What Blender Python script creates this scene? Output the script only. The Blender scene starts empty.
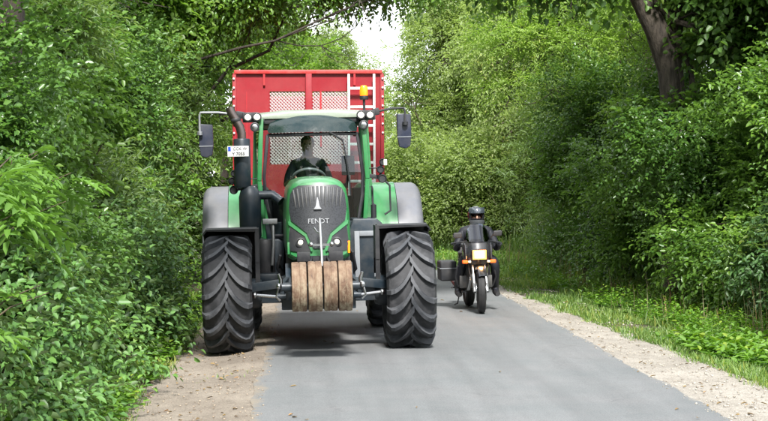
import bpy, bmesh, math, random
import numpy as np
from mathutils import Vector, Matrix

random.seed(7)
RNG = np.random.default_rng(11)
R = math.radians
scene = bpy.context.scene
COL = scene.collection

# ---------------------------------------------------------------- camera
EYE = 1.85
cam_data = bpy.data.cameras.new("camera")
cam = bpy.data.objects.new("camera", cam_data)
COL.objects.link(cam)
cam.location = (0, 0, EYE)
cam.rotation_euler = (R(90 - 0.82), 0, R(-2.718))
cam_data.lens = 77.0
cam_data.sensor_width = 36
cam_data.clip_start = 0.1
cam_data.clip_end = 2000
scene.camera = cam

# ---------------------------------------------------------------- light
SUN_EL, SUN_AZ = 47.0, 176.0          # azimuth clockwise from +y: behind the camera
sun_dir = Vector((math.sin(R(SUN_AZ)) * math.cos(R(SUN_EL)), math.cos(R(SUN_AZ)) * math.cos(R(SUN_EL)), math.sin(R(SUN_EL))))
sl = bpy.data.lights.new("sun", 'SUN')
sl.energy = 4.6
sl.angle = R(9)
sl.color = (1.0, 0.97, 0.93)
so = bpy.data.objects.new("sun", sl)
COL.objects.link(so)
so.location = (-10, -30, 40)
so.rotation_euler = (-sun_dir).to_track_quat('-Z', 'Y').to_euler()

world = bpy.data.worlds.new("World")
scene.world = world
world.use_nodes = True
wn, wl = world.node_tree.nodes, world.node_tree.links
wn.clear()
w_out = wn.new('ShaderNodeOutputWorld')
w_bg = wn.new('ShaderNodeBackground')
w_sky = wn.new('ShaderNodeTexSky')
w_sky.sky_type = 'NISHITA'
w_sky.sun_disc = False
w_sky.sun_elevation = R(SUN_EL)
w_sky.sun_rotation = R(SUN_AZ)
w_tc = wn.new('ShaderNodeTexCoord')
w_ns = wn.new('ShaderNodeTexNoise')
w_ns.inputs['Scale'].default_value = 3.2
w_ns.inputs['Detail'].default_value = 7
w_ns.inputs['Roughness'].default_value = 0.6
w_rp = wn.new('ShaderNodeValToRGB')
w_rp.color_ramp.elements[0].position = 0.40
w_rp.color_ramp.elements[0].color = (0.25, 0.25, 0.25, 1)
w_rp.color_ramp.elements[1].position = 0.52
w_rp.color_ramp.elements[1].color = (1, 1, 1, 1)
w_mx = wn.new('ShaderNodeMix')
w_mx.data_type = 'RGBA'
w_mx.inputs['B'].default_value = (9.6, 9.9, 10.4, 1)
wl.new(w_tc.outputs['Generated'], w_ns.inputs['Vector'])
wl.new(w_ns.outputs['Fac'], w_rp.inputs['Fac'])
wl.new(w_rp.outputs['Color'], w_mx.inputs['Factor'])
wl.new(w_sky.outputs['Color'], w_mx.inputs['A'])
wl.new(w_mx.outputs['Result'], w_bg.inputs['Color'])
w_bg.inputs['Strength'].default_value = 0.11
wl.new(w_bg.outputs['Background'], w_out.inputs['Surface'])

scene.view_settings.view_transform = 'Standard'
scene.view_settings.look = 'None'
scene.view_settings.exposure = 1.12
scene.view_settings.gamma = 1
scene.render.engine = 'CYCLES'
scene.cycles.max_bounces = 7
scene.cycles.diffuse_bounces = 5
scene.cycles.glossy_bounces = 3
scene.cycles.transmission_bounces = 4
scene.cycles.transparent_max_bounces = 8
scene.cycles.caustics_reflective = False
scene.cycles.caustics_refractive = False
scene.cycles.sample_clamp_indirect = 6

# ---------------------------------------------------------------- helpers
def tag(o, label=None, cat=None, group=None, kind=None):
    if label: o['label'] = label
    if cat: o['category'] = cat
    if group: o['group'] = group
    if kind: o['kind'] = kind
    return o

def link(name, me, m=None, parent=None):
    o = bpy.data.objects.new(name, me)
    COL.objects.link(o)
    if m is not None:
        me.materials.append(m)
    if parent is not None:
        o.parent = parent
    return o

def empty(name, loc=(0, 0, 0), rot=(0, 0, 0), parent=None):
    o = bpy.data.objects.new(name, None)
    COL.objects.link(o)
    o.location = loc
    o.rotation_euler = rot
    o.empty_display_size = 0.2
    if parent is not None:
        o.parent = parent
    return o

def copy_tree(o, parent=None):
    c = o.copy()
    COL.objects.link(c)
    c.parent = parent
    for ch in o.children:
        copy_tree(ch, c)
    return c

class MB:
    """collects solids into one bmesh"""
    def __init__(self):
        self.bm = bmesh.new()
    def box(self, x0, x1, y0, y1, z0, z1, rot=None, taper=1.0):
        cx, cy, cz = (x0 + x1) / 2, (y0 + y1) / 2, (z0 + z1) / 2
        hx, hy, hz = abs(x1 - x0) / 2, abs(y1 - y0) / 2, abs(z1 - z0) / 2
        vs = []
        for sz in (-1, 1):
            for sx, sy in ((-1, -1), (1, -1), (1, 1), (-1, 1)):
                t = taper if sz > 0 else 1
                v = Vector((sx * hx * t, sy * hy * t, sz * hz))
                if rot is not None: v = rot @ v
                vs.append(self.bm.verts.new((cx + v.x, cy + v.y, cz + v.z)))
        f = self.bm.faces.new
        f((vs[3], vs[2], vs[1], vs[0])); f((vs[4], vs[5], vs[6], vs[7]))
        for i in range(4):
            j = (i + 1) % 4
            f((vs[i], vs[j], vs[j + 4], vs[i + 4]))
        return self
    def bar(self, p, q, w, h, up=(0, 0, 1)):
        """box from p to q with width w and height h"""
        p, q = Vector(p), Vector(q)
        d = (q - p).normalized()
        u = Vector(up)
        s = d.cross(u)
        if s.length < 1e-4: s = d.cross(Vector((0, 1, 0)))
        s.normalize(); u = s.cross(d).normalized()
        vs = []
        for c in (p, q):
            for a, b in ((-1, -1), (1, -1), (1, 1), (-1, 1)):
                vs.append(self.bm.verts.new(c + s * a * w / 2 + u * b * h / 2))
        f = self.bm.faces.new
        f((vs[3], vs[2], vs[1], vs[0])); f((vs[4], vs[5], vs[6], vs[7]))
        for i in range(4):
            j = (i + 1) % 4
            f((vs[i], vs[j], vs[j + 4], vs[i + 4]))
        return self
    def tube(self, pts, r, n=10, cap=True):
        pts = [Vector(p) for p in pts]
        rs = r if isinstance(r, (list, tuple)) else [r] * len(pts)
        rings, ref = [], None
        for i, p in enumerate(pts):
            if i == 0: d = pts[1] - p
            elif i == len(pts) - 1: d = p - pts[i - 1]
            else: d = (pts[i + 1] - p).normalized() + (p - pts[i - 1]).normalized()
            d.normalize()
            if ref is None:
                ref = d.orthogonal().normalized()
            ref = (ref - d * ref.dot(d)).normalized()
            b = d.cross(ref)
            rings.append([self.bm.verts.new(p + (ref * math.cos(2 * math.pi * k / n) + b * math.sin(2 * math.pi * k / n)) * rs[i]) for k in range(n)])
        for a, c in zip(rings, rings[1:]):
            for k in range(n):
                self.bm.faces.new((a[k], a[(k + 1) % n], c[(k + 1) % n], c[k]))
        if cap:
            self.bm.faces.new(rings[0][::-1]); self.bm.faces.new(rings[-1])
        return self
    def lathe(self, prof, center, axis, n=32, closed=False):
        """prof: (radius, along axis)"""
        ax = Vector(axis).normalized()
        u = ax.orthogonal().normalized()
        if abs(ax.x) > .9: u = Vector((0, 0, 1))
        b = ax.cross(u)
        c = Vector(center)
        rings = []
        for r, a in prof:
            if r < 1e-5:
                rings.append([self.bm.verts.new(c + ax * a)])
            else:
                rings.append([self.bm.verts.new(c + ax * a + (u * math.cos(2 * math.pi * k / n) + b * math.sin(2 * math.pi * k / n)) * r) for k in range(n)])
        pairs = list(zip(rings, rings[1:]))
        if closed: pairs.append((rings[-1], rings[0]))
        for a, d in pairs:
            for k in range(n):
                k2 = (k + 1) % n
                if len(a) == 1 and len(d) == 1: continue
                if len(a) == 1: self.bm.faces.new((a[0], d[k2], d[k]))
                elif len(d) == 1: self.bm.faces.new((a[k], a[k2], d[0]))
                else: self.bm.faces.new((a[k], a[k2], d[k2], d[k]))
        return self
    def prism(self, pts, axis, a0, a1):
        """extrude a 2-D outline; axis x: pts=(y,z); y: (x,z); z: (x,y)"""
        def m(p, a):
            return {'x': (a, p[0], p[1]), 'y': (p[0], a, p[1]), 'z': (p[0], p[1], a)}[axis]
        A = [self.bm.verts.new(m(p, a0)) for p in pts]
        B = [self.bm.verts.new(m(p, a1)) for p in pts]
        self.bm.faces.new(A); self.bm.faces.new(B[::-1])
        n = len(pts)
        for i in range(n):
            self.bm.faces.new((A[i], A[(i + 1) % n], B[(i + 1) % n], B[i]))
        return self
    def loft(self, rings, cap=True, closed=True):
        V = [[self.bm.verts.new(p) for p in r] for r in rings]
        n = len(V[0])
        for a, c in zip(V, V[1:]):
            for k in range(n if closed else n - 1):
                self.bm.faces.new((a[k], a[(k + 1) % n], c[(k + 1) % n], c[k]))
        if cap and closed:
            self.bm.faces.new(V[0][::-1]); self.bm.faces.new(V[-1])
        return self
    def ball(self, c, r, sc=(1, 1, 1), n=16):
        mt = Matrix.Translation(c) @ Matrix.Diagonal((r * sc[0], r * sc[1], r * sc[2], 1))
        bmesh.ops.create_uvsphere(self.bm, u_segments=n, v_segments=max(6, n * 2 // 3), radius=1, matrix=mt)
        return self
    def build(self, name, m, parent=None, bevel=0.0, smooth=35, seg=2):
        bm = self.bm
        bmesh.ops.recalc_face_normals(bm, faces=bm.faces)
        if bevel > 0:
            es = [e for e in bm.edges if len(e.link_faces) == 2 and e.calc_face_angle(0) > R(30)]
            bmesh.ops.bevel(bm, geom=es, offset=bevel, segments=seg, profile=.6, affect='EDGES', clamp_overlap=True)
        for e in bm.edges:
            e.smooth = not (len(e.link_faces) == 2 and e.calc_face_angle(0) > R(smooth))
        for f in bm.faces: f.smooth = True
        me = bpy.data.meshes.new(name)
        bm.to_mesh(me); bm.free()
        return link(name, me, m, parent)

def surf_panel(poly, surf, off=0.0, thick=0.01, step=0.05):
    """closed curved plate: outline poly in (x,z) laid on y = surf(x,z)+off, facing -y"""
    bm = bmesh.new()
    f = bm.faces.new([bm.verts.new((x, 0, z)) for x, z in poly])
    xs = [p[0] for p in poly]; zs = [p[1] for p in poly]
    x = min(xs) + step
    while x < max(xs) - 1e-3:
        bmesh.ops.bisect_plane(bm, geom=bm.verts[:] + bm.edges[:] + bm.faces[:], plane_co=(x, 0, 0), plane_no=(1, 0, 0)); x += step
    z = min(zs) + step
    while z < max(zs) - 1e-3:
        bmesh.ops.bisect_plane(bm, geom=bm.verts[:] + bm.edges[:] + bm.faces[:], plane_co=(0, 0, z), plane_no=(0, 0, 1)); z += step
    if thick:
        r = bmesh.ops.extrude_face_region(bm, geom=bm.faces[:])
        back = [v for v in r['geom'] if isinstance(v, bmesh.types.BMVert)]
        bs = set(back)
        for v in bm.verts:
            v.co.y = surf(v.co.x, v.co.z) + off + (thick if v in bs else 0)
    else:
        for v in bm.verts: v.co.y = surf(v.co.x, v.co.z) + off
    mb = MB(); mb.bm.free(); mb.bm = bm
    return mb

def text_mesh(s, size, name, m, parent, loc, rot=(R(90), 0, 0), depth=0.002):
    c = bpy.data.curves.new(name, 'FONT')
    c.body = s; c.size = size; c.align_x = 'CENTER'; c.align_y = 'CENTER'; c.extrude = depth; c.resolution_u = 2
    t = bpy.data.objects.new(name, c)
    COL.objects.link(t)
    dg = bpy.context.evaluated_depsgraph_get()
    me = bpy.data.meshes.new_from_object(t.evaluated_get(dg))
    bpy.data.objects.remove(t)
    me.materials.clear()
    o = link(name, me, m, parent)
    o.location = loc; o.rotation_euler = rot
    return o

# ---------------------------------------------------------------- materials
def base_mat(name):
    m = bpy.data.materials.new(name)
    m.use_nodes = True
    nt = m.node_tree
    b = nt.nodes['Principled BSDF']
    return m, nt, b

def noise(nt, scale, detail=5, rough=.6, coord='Object', vec=None):
    n = nt.nodes.new('ShaderNodeTexNoise')
    n.inputs['Scale'].default_value = scale
    n.inputs['Detail'].default_value = detail
    n.inputs['Roughness'].default_value = rough
    if vec is None:
        tc = nt.nodes.new('ShaderNodeTexCoord')
        nt.links.new(tc.outputs[coord], n.inputs['Vector'])
    else:
        nt.links.new(vec, n.inputs['Vector'])
    return n

def ramp(nt, src, stops):
    r = nt.nodes.new('ShaderNodeValToRGB')
    e = r.color_ramp.elements
    while len(e) < len(stops): e.new(.5)
    for el, (p, c) in zip(e, stops):
        el.position = p
        el.color = (*c, 1) if not isinstance(c, (int, float)) else (c, c, c, 1)
    nt.links.new(src, r.inputs['Fac'])
    return r

def mixc(nt, fac, a, b, mode='MIX'):
    x = nt.nodes.new('ShaderNodeMix'); x.data_type = 'RGBA'; x.blend_type = mode
    for sock, val in (('Factor', fac), ('A', a), ('B', b)):
        if hasattr(val, 'is_output'): nt.links.new(val, x.inputs[sock])
        elif isinstance(val, (int, float)): x.inputs[sock].default_value = val
        else: x.inputs[sock].default_value = (*val, 1)
    return x.outputs['Result']

def bump(nt, b, h, strength=.3, dist=.01):
    n = nt.nodes.new('ShaderNodeBump')
    n.inputs['Strength'].default_value = strength
    n.inputs['Distance'].default_value = dist
    nt.links.new(h, n.inputs['Height'])
    nt.links.new(n.outputs['Normal'], b.inputs['Normal'])

def pm(name, col, rough=.5, metal=0, dirt=.25, dcol=(.16, .13, .09), scale=5, bmp=0, spec=.5, coat=0):
    """painted / rubber / metal surface with patchy dust"""
    m, nt, b = base_mat(name)
    n = noise(nt, scale, 7, .65)
    n2 = noise(nt, scale * 6, 4, .6)
    f = ramp(nt, n.outputs['Fac'], [(.42, 0.0), (.75, dirt)])
    f2 = ramp(nt, n2.outputs['Fac'], [(.3, .75), (.7, 1.0)])
    c = mixc(nt, f.outputs['Color'], col, dcol)
    c = mixc(nt, .5, c, f2.outputs['Color'], 'MULTIPLY')
    nt.links.new(c, b.inputs['Base Color'])
    rr = ramp(nt, n.outputs['Fac'], [(.3, max(0, rough - .06)), (.75, min(1, rough + .2))])
    nt.links.new(rr.outputs['Color'], b.inputs['Roughness'])
    b.inputs['Metallic'].default_value = metal
    b.inputs['Specular IOR Level'].default_value = spec
    b.inputs['Coat Weight'].default_value = coat
    if bmp: bump(nt, b, n2.outputs['Fac'], bmp, .005)
    return m

def emit_mat(name, col, st):
    m, nt, b = base_mat(name)
    b.inputs['Base Color'].default_value = (*col, 1)
    b.inputs['Emission Color'].default_value = (*col, 1)
    b.inputs['Emission Strength'].default_value = st
    return m

def glass_mat(name, tint, ior=1.5, rough=0.0):
    m, nt, b = base_mat(name)
    nt.nodes.remove(b)
    tr = nt.nodes.new('ShaderNodeBsdfTransparent'); tr.inputs['Color'].default_value = (*tint, 1)
    gl = nt.nodes.new('ShaderNodeBsdfGlossy'); gl.inputs['Roughness'].default_value = rough
    fr = nt.nodes.new('ShaderNodeFresnel'); fr.inputs['IOR'].default_value = ior
    mx = nt.nodes.new('ShaderNodeMixShader')
    nt.links.new(fr.outputs['Fac'], mx.inputs['Fac'])
    nt.links.new(tr.outputs[0], mx.inputs[1]); nt.links.new(gl.outputs[0], mx.inputs[2])
    nt.links.new(mx.outputs[0], nt.nodes['Material Output'].inputs['Surface'])
    return m

def leaf_mat(name, dark, light, back=None, trans=.35, rough=.45, var=.25):
    m, nt, b = base_mat(name)
    at = nt.nodes.new('ShaderNodeAttribute'); at.attribute_name = 'v'
    rp = ramp(nt, at.outputs['Fac'], [(0, dark), (.9, light), (.985, tuple(min(.6, c_ * k_) for c_, k_ in zip(light, (1.5, 1.1, 1.0))))])
    oi = nt.nodes.new('ShaderNodeObjectInfo')
    br = ramp(nt, oi.outputs['Random'], [(0, 1 - var), (1, 1.0)])
    c = mixc(nt, 1.0, rp.outputs['Color'], br.outputs['Color'], 'MULTIPLY')
    if back is not None:
        ge = nt.nodes.new('ShaderNodeNewGeometry')
        c = mixc(nt, ge.outputs['Backfacing'], c, back)
    nt.links.new(c, b.inputs['Base Color'])
    b.inputs['Roughness'].default_value = rough
    b.inputs['Specular IOR Level'].default_value = .55
    tl = nt.nodes.new('ShaderNodeBsdfTranslucent')
    tcol = mixc(nt, 1.0, c, (1.2, 1.35, .5), 'MULTIPLY')
    nt.links.new(tcol, tl.inputs['Color'])
    mx = nt.nodes.new('ShaderNodeMixShader'); mx.inputs['Fac'].default_value = trans
    nt.links.new(b.outputs[0], mx.inputs[1]); nt.links.new(tl.outputs[0], mx.inputs[2])
    nt.links.new(mx.outputs[0], nt.nodes['Material Output'].inputs['Surface'])
    return m

def bark_mat(name, a, c):
    m, nt, b = base_mat(name)
    tc = nt.nodes.new('ShaderNodeTexCoord')
    mp = nt.nodes.new('ShaderNodeMapping'); mp.inputs['Scale'].default_value = (9, 9, 1.6)
    nt.links.new(tc.outputs['Object'], mp.inputs['Vector'])
    n = noise(nt, 2.2, 8, .7, vec=mp.outputs['Vector'])
    rp = ramp(nt, n.outputs['Fac'], [(.35, a), (.65, c)])
    nt.links.new(rp.outputs['Color'], b.inputs['Base Color'])
    b.inputs['Roughness'].default_value = .9
    bump(nt, b, n.outputs['Fac'], 1.0, .04)
    return m

# ---------------------------------------------------------------- numpy meshes
def np_mesh(name, verts, faces, nper, m, parent=None, v=None, smooth=False):
    """faces: (F,nper) int array"""
    me = bpy.data.meshes.new(name)
    F = len(faces)
    me.vertices.add(len(verts)); me.vertices.foreach_set('co', np.asarray(verts, np.float32).ravel())
    me.loops.add(F * nper); me.loops.foreach_set('vertex_index', np.asarray(faces, np.int32).ravel())
    me.polygons.add(F); me.polygons.foreach_set('loop_start', np.arange(0, F * nper, nper, dtype=np.int32))
    me.polygons.foreach_set('loop_total', np.full(F, nper, np.int32))
    if v is not None:
        a = me.attributes.new('v', 'FLOAT', 'FACE'); a.data.foreach_set('value', np.asarray(v, np.float32))
    if smooth: me.polygons.foreach_set('use_smooth', np.ones(F, bool))
    me.update()
    return link(name, me, m, parent)

def nrmz(a):
    return a / np.maximum(np.linalg.norm(a, axis=-1, keepdims=True), 1e-6)

def leaf_arrays(P, D, N, L, W, V, hi=False, fold=.25, curl=.15):
    """P base, D direction, N rough normal, L length, W width -> verts, faces, v"""
    D = nrmz(D); S = nrmz(np.cross(D, N)); U = np.cross(S, D)
    L = L[:, None]; W = W[:, None]
    n = len(P)
    if not hi:
        tip = P + D * L - U * L * curl
        l = P + D * L * .45 + S * W * .5 + U * W * fold
        r = P + D * L * .45 - S * W * .5 + U * W * fold
        vs = np.stack([P, l, tip, r], 1).reshape(-1, 3)
        i = np.arange(n)[:, None] * 4
        fs = np.concatenate([i + np.array([[0, 1, 2]]), i + np.array([[0, 2, 3]])], 1).reshape(-1, 3)
        return vs, fs, 3, np.repeat(V, 2)
    tip = P + D * L - U * L * curl
    a = D * L * .28; b = D * L * .68 - U * L * curl * .35
    l1 = P + a + S * W * .46 + U * W * fold; l2 = P + b + S * W * .38 + U * W * fold * .8
    r1 = P + a - S * W * .46 + U * W * fold; r2 = P + b - S * W * .38 + U * W * fold * .8
    vs = np.stack([P, l1, l2, tip, r2, r1], 1).reshape(-1, 3)
    i = np.arange(n)[:, None] * 6
    fs = np.concatenate([i + np.array([[0, 1, 2, 3]]), i + np.array([[0, 3, 4, 5]])], 1).reshape(-1, 4)
    return vs, fs, 4, np.repeat(V, 2)

def blade_arrays(P, D, L, W, V, bow, rng):
    """grass blades: a bent strip of three triangles"""
    n = len(P); D = nrmz(D)
    a = rng.uniform(0, 6.28, n); S = np.stack([np.cos(a), np.sin(a), np.zeros(n)], -1)
    B = np.stack([-np.sin(a), np.cos(a), np.zeros(n)], -1) * (bow * rng.uniform(.2, 1.3, n))[:, None]
    L = L[:, None]; W = W[:, None]
    m = P + D * L * .55 + B * L * .28
    t = P + D * L * (1 - bow * .3) + B * L
    vs = np.stack([P - S * W * .5, P + S * W * .5, m + S * W * .42, m - S * W * .42, t], 1).reshape(-1, 3)
    i = np.arange(n)[:, None] * 5
    fs = np.concatenate([i + np.array([[0, 1, 2]]), i + np.array([[0, 2, 3]]), i + np.array([[3, 2, 4]])], 1).reshape(-1, 3)
    return vs, fs, 3, np.repeat(V, 3)

def field(p, seed, f):
    r = np.random.default_rng(seed)
    s = np.zeros(len(p))
    for k in range(5):
        w = r.normal(size=3); w = w / np.linalg.norm(w) * f * (1 + .35 * k)
        s += np.sin(p @ w + r.uniform(0, 6.28)) / (1 + .3 * k)
    return s / 2.2

def crown_points(rng, blobs, n, seed, gap=-.15, freq=3.0, shell=(.5, 1.05), zmin=.05):
    """positions and outward directions over lumpy blobs; blobs: (x,y,z,rx,ry,rz)"""
    B = np.array(blobs, float)
    w = (B[:, 3] * B[:, 4] + B[:, 3] * B[:, 5]); w /= w.sum()
    k = rng.choice(len(B), size=int(n * 2.6), p=w)
    d = nrmz(rng.normal(size=(len(k), 3)))
    d[:, 2] = np.where(rng.random(len(k)) < .35, np.abs(d[:, 2]), d[:, 2])
    rr = shell[0] + (shell[1] - shell[0]) * rng.random(len(k)) ** .6
    lump = 1 + .26 * field(d * 1.0 + B[k, :3], seed + 1, 4.0)
    p = B[k, :3] + d * B[k, 3:6] * (rr * lump)[:, None]
    ok = (field(p, seed, freq) > gap) & (p[:, 2] > zmin)
    p, d = p[ok][:n], d[ok][:n]
    return p, d

def leaf_cloud(name, rng, p, d, m, parent, L, W, per=7, spr=.35, droop=.25, hi=False, jit=.25, up=.8, fold=.25, seed=3, side=.85, curl=.15):
    n = len(p)
    ax = nrmz(d * .7 + rng.normal(size=(n, 3)) * .5 + np.array([0, 0, .15 - droop * .6]))
    sv = nrmz(np.cross(ax, np.array([0, 0, 1.0])) + rng.normal(size=(n, 3)) * .25)
    sl_ = spr * rng.uniform(.6, 1.3, n)
    clump = np.clip(.5 + .5 * field(p, seed + 9, 2.2), 0, 1)
    Ps, Ds, Ns, Ls, Ws, Vs = [], [], [], [], [], []
    for i in range(per):
        t = .12 + .88 * i / max(1, per - 1)
        s = 0.0 if i == per - 1 else (1 if i % 2 else -1)
        P = p + ax * (sl_ * t)[:, None] + np.array([0, 0, -1.0]) * (droop * sl_ * t * t)[:, None]
        D = ax * (.55 if s else 1.0) + sv * (s * side) + rng.normal(size=(n, 3)) * jit + np.array([0, 0, -droop])
        Nn = d * .45 + np.array([0, 0, up]) + rng.normal(size=(n, 3)) * .35
        sc = rng.uniform(.65, 1.2, n)
        Ps.append(P); Ds.append(D); Ns.append(Nn); Ls.append(L * sc); Ws.append(W * sc * rng.uniform(.85, 1.15, n))
        Vs.append(np.clip(.45 * clump + .55 * rng.random(n), 0, 1))
    cat = np.concatenate
    vs, fs, k, v = leaf_arrays(cat(Ps), cat(Ds), cat(Ns), cat(Ls), cat(Ws), cat(Vs), hi, fold, curl)
    return np_mesh(name, vs, fs, k, m, parent, v)

def limb(rng, p, q, sag=.12, n=6):
    """wavy path between two points"""
    p, q = np.array(p, float), np.array(q, float)
    ln = np.linalg.norm(q - p)
    out = []
    o = rng.normal(size=3) * ln * sag
    for i in range(n + 1):
        t = i / n
        out.append(tuple(p + (q - p) * t + o * math.sin(t * math.pi) + rng.normal(size=3) * ln * .012 * (0 < i < n)))
    return out
# ================================================================ the setting
def smooth(t):
    t = np.clip(t, 0, 1); return t * t * (3 - 2 * t)

def bend(Y):                      # the lane turns left beyond 33 m
    return -np.maximum(0, np.asarray(Y, float) - 33) ** 2 * .018

def gz(X, Y):
    """ground height"""
    X = np.asarray(X, float) - bend(Y); Y = np.asarray(Y, float)
    z = .018 * (1 - ((X - 1.45) / 1.9) ** 2)
    left = -.05 * smooth((-.46 - X) / .55) + .55 * smooth((-1.7 - X) / 3.0)
    z = np.where(X < -.46, left, z)
    right = -.02 * smooth((X - 3.35) / .5) - .06 * smooth((X - 4.2) / .9) + .5 * smooth((X - 6.0) / 4.0)
    z = np.where(X > 3.35, right, z)
    bump_ = .012 * np.sin(X * 3.1 + Y * .7) * np.sin(Y * 1.3 - X) + .008 * np.sin(Y * 4.3 + X * 5.1)
    return z + np.where((X < -.6) | (X > 3.6), bump_, 0)

def sheet(name, xl, xr, ys, m, nx, off, follow=True, kind='structure', jag=None):
    """strip between xl(y) and xr(y)"""
    ys = np.asarray(ys, float)
    A, B = xl(ys), xr(ys)
    t = np.linspace(0, 1, nx)[None, :]
    X = A[:, None] * (1 - t) + B[:, None] * t + bend(ys)[:, None]
    Y = np.repeat(ys[:, None], nx, 1)
    Z = gz(X, Y) + off
    V = np.stack([X, Y, Z], -1).reshape(-1, 3)
    i = np.arange(len(ys) - 1)[:, None] * nx + np.arange(nx - 1)[None, :]
    i = i.ravel()
    F = np.stack([i, i + 1, i + 1 + nx, i + nx], 1)
    return tag(np_mesh(name, V, F, 4, m, smooth=True), kind=kind)

def wob(ys, seed, amp):
    r = np.random.default_rng(seed); s = np.zeros_like(ys)
    for k in range(6):
        s += np.sin(ys * (1.1 * 1.7 ** k) + r.uniform(0, 6)) / (1 + k * .7)
    return s * amp / 2

# soil
m_soil, nt, b = base_mat("soil_under_the_bushes")
n = noise(nt, 1.2, 8, .7); n2 = noise(nt, 25, 5, .7)
c = ramp(nt, n.outputs['Fac'], [(.35, (.03, .045, .015)), (.5, (.06, .05, .028)), (.7, (.09, .07, .04))])
nt.links.new(c.outputs['Color'], b.inputs['Base Color']); b.inputs['Roughness'].default_value = .95
bump(nt, b, n2.outputs['Fac'], .8, .04)

gx = np.concatenate([np.array([-400, -200, -90, -45, -25, -15]), np.arange(-10, 14, .25), np.array([16, 20, 28, 45, 90, 200, 400])])
gy = np.concatenate([np.array([-400, -150, -60, -30, -15]), np.arange(-8, 62, .5), np.array([66, 75, 100, 150, 260, 600, 1200])])
X, Y = np.meshgrid(gx, gy)
Z = gz(X, np.minimum(Y, 60)) - .025
Z = np.where((np.abs(X) > 40) | (Y > 90), -.02, Z)
V = np.stack([X, Y, Z], -1).reshape(-1, 3)
i = (np.arange(len(gy) - 1)[:, None] * len(gx) + np.arange(len(gx) - 1)[None, :]).ravel()
F = np.stack([i, i + 1, i + 1 + len(gx), i + len(gx)], 1)
tag(np_mesh("ground", V, F, 4, m_soil, smooth=True), kind='structure')

# asphalt lane
m_asph, nt, b = base_mat("worn_asphalt")
big = noise(nt, .8, 7, .7); mid = noise(nt, 3.5, 6, .7); fine = noise(nt, 75, 6, .9)
tc = nt.nodes.new('ShaderNodeTexCoord'); mp = nt.nodes.new('ShaderNodeMapping'); mp.inputs['Scale'].default_value = (2.2, .12, 1)
nt.links.new(tc.outputs['Object'], mp.inputs['Vector'])
streak = noise(nt, 1.6, 4, .6, vec=mp.outputs['Vector'])
c = ramp(nt, big.outputs['Fac'], [(.35, (.122, .132, .134)), (.65, (.15, .152, .153))]).outputs['Color']
c = mixc(nt, .55, c, ramp(nt, streak.outputs['Fac'], [(.3, .68), (.6, 1.0)]).outputs['Color'], 'MULTIPLY')
c = mixc(nt, .5, c, ramp(nt, mid.outputs['Fac'], [(.3, .85), (.7, 1.05)]).outputs['Color'], 'MULTIPLY')
c = mixc(nt, .75, c, ramp(nt, fine.outputs['Fac'], [(.34, .35), (.5, .97), (.66, 1.6)]).outputs['Color'], 'MULTIPLY')
vor = nt.nodes.new('ShaderNodeTexVoronoi'); vor.feature = 'DISTANCE_TO_EDGE'; vor.inputs['Scale'].default_value = .55
wv = noise(nt, 2.0, 5, .7); add = nt.nodes.new('ShaderNodeVectorMath'); add.operation = 'ADD'
sc_ = nt.nodes.new('ShaderNodeVectorMath'); sc_.operation = 'SCALE'; sc_.inputs['Scale'].default_value = .5
nt.links.new(wv.outputs['Color'], sc_.inputs[0]); nt.links.new(tc.outputs['Object'], add.inputs[0]); nt.links.new(sc_.outputs[0], add.inputs[1])
nt.links.new(add.outputs[0], vor.inputs['Vector'])
crk = ramp(nt, vor.outputs['Distance'], [(0.0, .5), (.01, 1.0)])
msk = ramp(nt, big.outputs['Fac'], [(.5, 0.0), (.6, .6)])
c = mixc(nt, msk.outputs['Color'], c, mixc(nt, 1.0, c, crk.outputs['Color'], 'MULTIPLY'))
nt.links.new(c, b.inputs['Base Color']); b.inputs['Roughness'].default_value = .78
bump(nt, b, fine.outputs['Fac'], .5, .004)
ys = np.arange(-8, 60, .12)
ROAD_L = lambda y: -.46 + wob(y, 3, .03) + wob(y * 4, 13, .012)
ROAD_R = lambda y: 3.35 + wob(y, 5, .04) + wob(y * 4, 15, .015)
# earth dragged in from both edges
sx_ = nt.nodes.new('ShaderNodeSeparateXYZ'); nt.links.new(tc.outputs['Object'], sx_.inputs[0])
ex_ = nt.nodes.new('ShaderNodeMath'); ex_.operation = 'ADD'; nt.links.new(sx_.outputs['X'], ex_.inputs[0])
em_ = nt.nodes.new('ShaderNodeMath'); em_.operation = 'MULTIPLY'; nt.links.new(mid.outputs['Fac'], em_.inputs[0]); em_.inputs[1].default_value = -.5
nt.links.new(em_.outputs[0], ex_.inputs[1])
mr = nt.nodes.new('ShaderNodeMapRange'); mr.inputs['From Min'].default_value = -.73; mr.inputs['From Max'].default_value = -.62; mr.inputs['To Min'].default_value = .8; mr.inputs['To Max'].default_value = 0
nt.links.new(ex_.outputs[0], mr.inputs['Value'])
mr2 = nt.nodes.new('ShaderNodeMapRange'); mr2.inputs['From Min'].default_value = 3.08; mr2.inputs['From Max'].default_value = 3.2; mr2.inputs['To Min'].default_value = 0; mr2.inputs['To Max'].default_value = .6
nt.links.new(ex_.outputs[0], mr2.inputs['Value'])
c = mixc(nt, mr.outputs['Result'], c, (.2, .165, .12)); c = mixc(nt, mr2.outputs['Result'], c, (.27, .24, .19))
nt.links.new(c, b.inputs['Base Color'])
sheet("road", ROAD_L, ROAD_R, ys, m_asph, 13, .012)

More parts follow.
